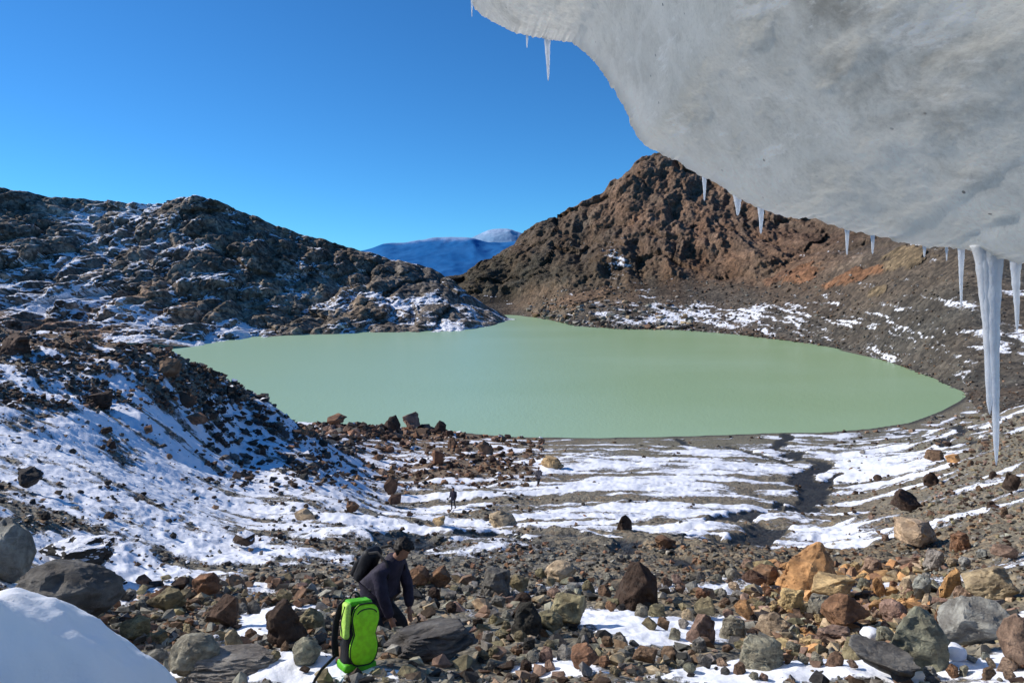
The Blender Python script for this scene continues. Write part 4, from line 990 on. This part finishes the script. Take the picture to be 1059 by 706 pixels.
def person(label, loc, yaw, pose, jack, trou, group=None, fine=True, scale=1.0):
    """pose: joints in metres facing +X"""
    root = bpy.data.objects.new('person', None); COL.objects.link(root); root.location = loc; root.rotation_euler = (0, 0, yaw); root.scale = (scale,) * 3
    tag(root, label, 'person', group)
    p = {k: Vector(v) for k, v in pose.items()}
    J = []; E = []; ix = {}
    def j(n, co, r, par=None):
        ix[n] = len(J); J.append((tuple(co), r))
        if par is not None: E.append((ix[par], ix[n]))
    j('pelvis', p['pelvis'], (.12, .13)); j('waist', p['waist'], (.11, .12), 'pelvis'); j('chest', p['chest'], (.12, .14), 'waist'); j('neck', p['neck'], .052, 'chest')
    hd = (p['head'] - p['neck']).normalized(); fw = p['face'].normalized()
    j('jaw', p['head'] - hd * .07 + fw * .015, (.062, .066), 'neck'); j('skull', p['head'] + hd * .03, (.078, .092), 'jaw'); j('crown', p['head'] + hd * .10, (.05, .06), 'skull')
    for s in ('r', 'l'):
        j('sh' + s, p['sh' + s], .055, 'chest'); j('el' + s, p['el' + s], .040, 'sh' + s); j('wr' + s, p['wr' + s], .026, 'el' + s)
        hv = (p['wr' + s] - p['el' + s]).normalized(); j('palm' + s, p['wr' + s] + hv * .07, (.036, .018), 'wr' + s)
        if fine:
            side = hv.cross(Vector((1, 0, 0.3))).normalized(); cur = fw * .5 + Vector((0, 0, -.5))
            for q, (of, ln) in enumerate(((-.03, .055), (-.01, .07), (.01, .066), (.03, .05))):
                b = p['wr' + s] + hv * .08 + side * of
                j('f%s%d' % (s, q), b + hv * ln * .5, .009, 'palm' + s); j('g%s%d' % (s, q), b + hv * ln + cur * .02, .0075, 'f%s%d' % (s, q))
            j('t' + s, p['wr' + s] + hv * .04 + side * -.05, .010, 'palm' + s); j('u' + s, p['wr' + s] + hv * .075 + side * -.065 + cur * .015, .008, 't' + s)
        j('hip' + s, p['hip' + s], .085, 'pelvis'); j('kn' + s, p['kn' + s], .055, 'hip' + s); j('an' + s, p['an' + s], .036, 'kn' + s); j('to' + s, p['an' + s] + Vector((.15, 0, -.05)), .03, 'an' + s)
    me = skin(J, E, 0, 2)
    # nose and brow pushed out of the face
    hc = p['head']; up = hd; 
    for v in me.vertices:
        q = v.co - hc; f_ = q.dot(fw); u_ = q.dot(up); s_ = (q - fw * f_ - up * u_).length
        if f_ > .03 and q.length < .16:
            v.co += fw * (.028 * math.exp(-(s_ / .016) ** 2 - ((u_ + .025) / .025) ** 2) - .012 * math.exp(-((s_ - .032) / .014) ** 2 - ((u_ - .01) / .014) ** 2) + .010 * math.exp(-(s_ / .03) ** 2 - ((u_ + .085) / .018) ** 2))
    me.materials.append(M_SKIN); link('body', me, root)
    # jacket over torso and arms
    J = []; E = []; ix.clear()
    j('hem', p['pelvis'] + (p['pelvis'] - p['waist']) * .45, (.175, .19)); j('pelvis', p['pelvis'], (.17, .185), 'hem'); j('waist', p['waist'], (.16, .18), 'pelvis'); j('chest', p['chest'], (.165, .19), 'waist')
    j('collar', p['chest'] + (p['neck'] - p['chest']) * .75, (.085, .095), 'chest'); j('hood', p['neck'] + (p['head'] - p['neck']) * .18 - fw * .03, (.085, .09), 'collar')
    for s in ('r', 'l'):
        j('sh' + s, p['sh' + s], .085, 'chest'); j('ua' + s, (p['sh' + s] + p['el' + s]) / 2, .072, 'sh' + s); j('el' + s, p['el' + s], .062, 'ua' + s); j('fa' + s, (p['el' + s] + p['wr' + s]) / 2, .055, 'el' + s); j('wr' + s, p['wr' + s], .042, 'fa' + s)
    me = skin(J, E, 1, 2)
    co = np.array([v.co for v in me.vertices]); n = fbm(co[:, 0] * 9, co[:, 1] * 9, co[:, 2] * 14, 3, 6, ridged=True)
    for v, a in zip(me.vertices, n): v.co += v.normal * float(.014 * a)
    me.materials.append(jack); link('jacket', me, root)
    J = []; E = []; ix.clear(); j('pelvis', p['pelvis'], (.14, .15))
    for s in ('r', 'l'):
        j('hip' + s, p['hip' + s], .10, 'pelvis'); j('th' + s, (p['hip' + s] + p['kn' + s]) / 2, .092, 'hip' + s); j('kn' + s, p['kn' + s], .072, 'th' + s); j('cf' + s, (p['kn' + s] + p['an' + s]) / 2, .064, 'kn' + s); j('an' + s, p['an' + s], .052, 'cf' + s)
    me = skin(J, E, 0, 2); me.materials.append(trou); link('trousers', me, root)
    for s in ('r', 'l'):
        a = p['an' + s]; me = skin([((a.x, a.y, a.z + .06), .055), ((a.x, a.y, a.z - .02), .055), ((a.x + .11, a.y, a.z - .045), (.048, .042)), ((a.x + .19, a.y, a.z - .05), (.04, .03))], [(0, 1), (1, 2), (2, 3)], 1, 2)
        me.materials.append(M_BOOT); link('boot', me, root)
    # hair: cap over the back and top of the head
    bm = bmesh.new(); bmesh.ops.create_icosphere(bm, subdivisions=4, radius=1)
    for v in list(bm.verts):
        q = v.co.copy(); f_ = q.dot(fw); u_ = q.dot(up)
        n = float(fbm(np.array([q.x * 5]), np.array([q.y * 5]), np.array([q.z * 5]), 3, 4)[0])
        rad = .112 * (1 + .10 * n + .26 * float(pnoise(np.array([q.x * 9]), np.array([q.y * 9]), np.array([q.z * 6]), 2)[0])) * (1 if u_ > -.2 else 1 - .3 * (-u_ - .2))
        face = (f_ > .25 and u_ < .55 - .1 * f_)
        v.co = hc + up * .02 - fw * .012 + q * (rad if not face else .06)
    link_o = bm_obj('hair', bm, M_HAIR, root)
    return root, p

# foreground hiker bending forward
pose = dict(pelvis=(0, 0, .72), waist=(.07, 0, .87), chest=(.19, 0, 1.07), neck=(.29, 0, 1.24), head=(.385, 0, 1.345), face=(.80, 0, -.60),
  shr=(.20, -.19, 1.10), elr=(.29, -.225, .87), wrr=(.35, -.18, .66), shl=(.20, .19, 1.10), ell=(.30, .21, .87), wrl=(.37, .14, .66),
  hipr=(-.01, -.10, .68), knr=(.16, -.12, .40), anr=(-.06, -.12, .09), hipl=(-.01, .10, .68), knl=(.30, .12, .46), anl=(.26, .12, .09))
HD = 8.35
gz_, gd_, _ = hit(395, 640)
ci = int(np.argmin(np.abs(gpx - 384))); ri = int(np.argmin(np.abs(gd - HD)))
hiker_loc = Vector((P(388, 0, HD).x, HD, float(Zg[ri, ci])))
want = P(0, 562, HD).z - 1.345                       # keeps the head where the slope carries it
hk, hp = person('hiker in dark navy jacket bending forward with head lowered, wearing a daypack', (hiker_loc.x, HD, min(want, hiker_loc.z + .12)), math.radians(-28), pose, M_JACK, M_TROU)

def rbox(w, d, h, bev, seg=4, taper=0.0, sub=0):
    bm = bmesh.new(); bmesh.ops.create_cube(bm, size=1)
    for v in bm.verts: v.co = Vector((v.co.x * w * (1 - taper * (v.co.z > 0)), v.co.y * d * (1 - taper * (v.co.z > 0)), v.co.z * h))
    bmesh.ops.bevel(bm, geom=list(bm.edges), offset=bev, segments=seg, profile=.55, affect='EDGES', clamp_overlap=True)
    return bm
def rough_bm(bm, a, sc, seed):
    bmesh.ops.triangulate(bm, faces=bm.faces)
    for _ in range(3):
        es = [e for e in bm.edges if e.calc_length() > .035]
        if es: bmesh.ops.subdivide_edges(bm, edges=es, cuts=1); bmesh.ops.triangulate(bm, faces=bm.faces)
    bm.normal_update(); co = np.array([v.co for v in bm.verts]); n = fbm(co[:, 0] * sc + seed, co[:, 1] * sc, co[:, 2] * sc, 3, 3)
    for v, k_ in zip(bm.verts, n): v.co += v.normal * float(a * k_)
    return bm
def tube_bm(pts, r, flat=1.0, n=8, closed=False, bm=None):
    bm = bm or bmesh.new(); pts = [Vector(p) for p in pts]; prev = first = None
    m = len(pts)
    for i, p in enumerate(pts):
        t = ((pts[(i + 1) % m] if closed or i < m - 1 else p) - (pts[i - 1] if closed or i > 0 else p)).normalized()
        a = t.cross(Vector((0, 1, 0))); a = a.normalized() if a.length > .1 else t.cross(Vector((1, 0, 0))).normalized(); b = t.cross(a)
        ring = [bm.verts.new(p + a * r * math.cos(6.2832 * k / n) + b * r * flat * math.sin(6.2832 * k / n)) for k in range(n)]
        if prev:
            for k in range(n): bm.faces.new((prev[k], prev[(k + 1) % n], ring[(k + 1) % n], ring[k]))
        else: first = ring
        prev = ring
    if closed:
        for k in range(n): bm.faces.new((prev[k], prev[(k + 1) % n], first[(k + 1) % n], first[k]))
    else: bm.faces.new(first); bm.faces.new(prev[::-1])
    bmesh.ops.recalc_face_normals(bm, faces=bm.faces); return bm

# the hiker's own daypack, worn on the back
dp = bpy.data.objects.new('daypack', None); COL.objects.link(dp)
dp.matrix_world = hk.matrix_basis if False else Matrix.LocRotScale(hk.location, hk.rotation_euler, None)
tag(dp, 'small black daypack on the back of the bending hiker', 'daypack')
tilt = math.atan2(.19 - .03, 1.10 - .80)
bmp = rough_bm(rbox(.15, .26, .40, .065), .012, 9, 2); q = bm_obj('pack_body', bmp, M_BLACK, dp, loc=(-.105, 0, 1.10), rot=(0, tilt, 0))
bmp = rough_bm(rbox(.08, .22, .22, .04), .006, 9, 4); bm_obj('pocket', bmp, M_BLACK, dp, loc=(-.215, 0, 1.06), rot=(0, tilt, 0))
for sy in (-1, 1):
    bm_obj('strap', tube_bm([(0, sy * .11, 1.27), (.13, sy * .12, 1.31), (.26, sy * .13, 1.22), (.30, sy * .15, 1.08), (.20, sy * .19, .95), (.05, sy * .17, .90)], .017, .35), M_BLACK, dp)

# ------------------------------------------------------------------ the green backpack
bp_loc, bpd, _ = hit(366, 696)
bp = bpy.data.objects.new('backpack', None); COL.objects.link(bp); bp.location = bp_loc + Vector((0, .05, .0)); bp.rotation_euler = (math.radians(-7), math.radians(7), math.radians(33))
tag(bp, 'bright neon green and black backpack standing upright on rock in the foreground', 'backpack')
Hh = 70 * bpd / F; k_ = Hh / .55; bp.scale = (k_, k_, k_)
b = rbox(.28, .19, .52, .085, 6); 
for v in b.verts:
    z = v.co.z / .52 + .5; v.co.x *= 1 - .10 * math.sin(math.pi * z) + (-.06 if z > .8 else 0); v.co.z += .275
bm_obj('main_compartment', rough_bm(b, .016, 9, 6), M_BLACK, bp)
# hourglass front panel
def outline(k=1.0, n=44):
    pts = []
    for i in range(n):
        a = 2 * math.pi * i / n; z = math.sin(a); x = math.cos(a)
        z = math.copysign(abs(z) ** .62, z); x = math.copysign(abs(x) ** .55, x)
        zz = z * .232; wv = .122 - .034 * math.exp(-((zz - .01) / .07) ** 2)
        pts.append((.01 + x * wv * k, zz * k + .300))
    return pts
bmf = bmesh.new(); prev = None
rings = [(1.0, -.092), (1.0, -.118), (.95, -.130), (.80, -.138), (.5, -.143), (.2, -.144)]
for kk, y in rings:
    ring = [bmf.verts.new((x, y, z)) for x, z in outline(kk)]
    if prev:
        for i in range(len(ring)): bmf.faces.new((prev[i], prev[(i + 1) % len(ring)], ring[(i + 1) % len(ring)], ring[i]))
    prev = ring
bmf.faces.new(prev); bmesh.ops.recalc_face_normals(bmf, faces=bmf.faces)
fp = bm_obj('front_panel', rough_bm(bmf, .004, 14, 8), M_GREEN, bp)
bm_obj('piping', tube_bm([(x, -.119, z) for x, z in outline(1.02)], .0055, 1, 6, True), M_BLACK, fp)
bm_obj('panel_zip', tube_bm([(.01 + .085 * math.cos(t), -.142 + .004 * abs(math.cos(t)), .455 + .045 * math.sin(t)) for t in np.linspace(.2, 2.94, 14)], .0045, 1, 5), M_BLACK, fp)
# lime side pocket, green top and base
b = rbox(.05, .11, .27, .024, 4); bm_obj('side_pocket', rough_bm(b, .006, 16, 3), M_LIME, bp, loc=(-.135, -.050, .405))
bm_obj('pocket_zip', tube_bm([(-.163, -.05 + .03 * math.sin(z * 20), z) for z in np.linspace(.29, .52, 10)], .004, 1, 5), M_BLACK, bp)
b = rbox(.20, .13, .045, .022, 3); bm_obj('top_panel', rough_bm(b, .006, 16, 5), M_DKGREEN, bp, loc=(-.02, -.01, .525))
b = rbox(.28, .20, .07, .03, 3); bm_obj('base_panel', rough_bm(b, .004, 16, 5), M_DKGREEN, bp, loc=(0, -.012, .045))
bm_obj('haul_loop', tube_bm([(.04 * math.cos(t) - .02, .07, .54 + .045 * math.sin(t)) for t in np.linspace(0, 3.14, 12)], .008, .6, 6), M_BLACK, bp)
for sx_ in (-1, 1):
    bm_obj('shoulder_strap', tube_bm([(sx_ * .07, .09, .53), (sx_ * .08 - .02, .16, .47), (sx_ * .09 - .03, .19, .34), (sx_ * .10 - .03, .18, .2), (sx_ * .11 - .02, .12, .08)], .03, .35, 8), M_BLACK, bp)
bm_obj('strap_end', tube_bm([(-.14, .10, .10), (-.20, .10, .05), (-.27, .06, .02), (-.33, .02, -.03), (-.37, -.02, -.08)], .014, .4, 6), M_BLACK, bp)

# ------------------------------------------------------------------ two distant hikers on the snow flats
walk = dict(pelvis=(0, 0, .95), waist=(.01, 0, 1.10), chest=(.03, 0, 1.32), neck=(.05, 0, 1.50), head=(.08, 0, 1.63), face=(.95, 0, -.3),
  shr=(.02, -.20, 1.38), elr=(-.08, -.27, 1.12), wrr=(.06, -.30, .92), shl=(.02, .20, 1.38), ell=(.05, .27, 1.10), wrl=(.20, .26, .92),
  hipr=(0, -.10, .92), knr=(.14, -.10, .50), anr=(.05, -.10, .10), hipl=(0, .10, .92), knl=(.02, .10, .50), anl=(-.20, .10, .12))
for (px, py, hpx, lab, jk, yaw) in ((468.5, 527, 23, 'distant hiker in dark clothes walking on the snow flats', M_JACK, -1.9), (556.5, 503, 20, 'more distant hiker in paler grey jacket by the yellow-brown flat rock', M_GREY, -1.2)):
    loc, d, _ = hit(px, py); person(lab, loc, yaw, walk, jk, M_TROU, 'hikers out on the flats', False, hpx / F * d / 1.75)

# ------------------------------------------------------------------ light, sky, camera
AZ, EL = math.radians(-75), math.radians(33)         # sun to the left, a little beyond the picture plane (azimuth from +Y, clockwise positive)
sd_ = Vector((math.sin(AZ) * math.cos(EL), math.cos(AZ) * math.cos(EL), math.sin(EL)))
sun = bpy.data.lights.new('sun', 'SUN'); sun.energy = 5.0; sun.angle = math.radians(.5); sun.color = (1.0, .93, .84)
so = bpy.data.objects.new('sun', sun); COL.objects.link(so); so.rotation_euler = (-sd_).to_track_quat('-Z', 'Y').to_euler(); so.location = (-50, 20, 80)
w = bpy.data.worlds.new('World'); SC.world = w; w.use_nodes = True; nt = w.node_tree; nt.nodes.clear()
sky = nt.nodes.new('ShaderNodeTexSky'); sky.sky_type = 'NISHITA'; sky.sun_disc = False; sky.sun_elevation = EL; sky.sun_rotation = AZ
sky.altitude = 2200; sky.air_density = 1.0; sky.dust_density = .05; sky.ozone_density = 2.0
hs = nt.nodes.new('ShaderNodeHueSaturation'); hs.inputs['Saturation'].default_value = 1.0
tn = nt.nodes.new('ShaderNodeMix'); tn.data_type = 'RGBA'; tn.blend_type = 'MULTIPLY'; tn.inputs[0].default_value = 1; tn.inputs[7].default_value = (.25, .69, 1.06, 1)
bg = nt.nodes.new('ShaderNodeBackground'); bg.inputs[1].default_value = .135; ow = nt.nodes.new('ShaderNodeOutputWorld')
nt.links.new(sky.outputs[0], hs.inputs['Color']); nt.links.new(hs.outputs[0], tn.inputs[6]); nt.links.new(tn.outputs[2], bg.inputs[0]); nt.links.new(bg.outputs[0], ow.inputs[0])
cam = bpy.data.cameras.new('camera'); co_ = bpy.data.objects.new('camera', cam); COL.objects.link(co_)
co_.location = (0, 0, ZC); co_.rotation_euler = (math.radians(90), 0, 0)
cam.sensor_width = 36; cam.lens = F / 1059 * 36; cam.shift_y = -(353 - HY) / 1059; cam.clip_start = .05; cam.clip_end = 60000
SC.camera = co_
SC.view_settings.view_transform = 'Standard'; SC.view_settings.look = 'None'; SC.view_settings.exposure = 0
SC.cycles.max_bounces = 8; SC.cycles.diffuse_bounces = 5; SC.cycles.transmission_bounces = 6; SC.cycles.use_denoising = True
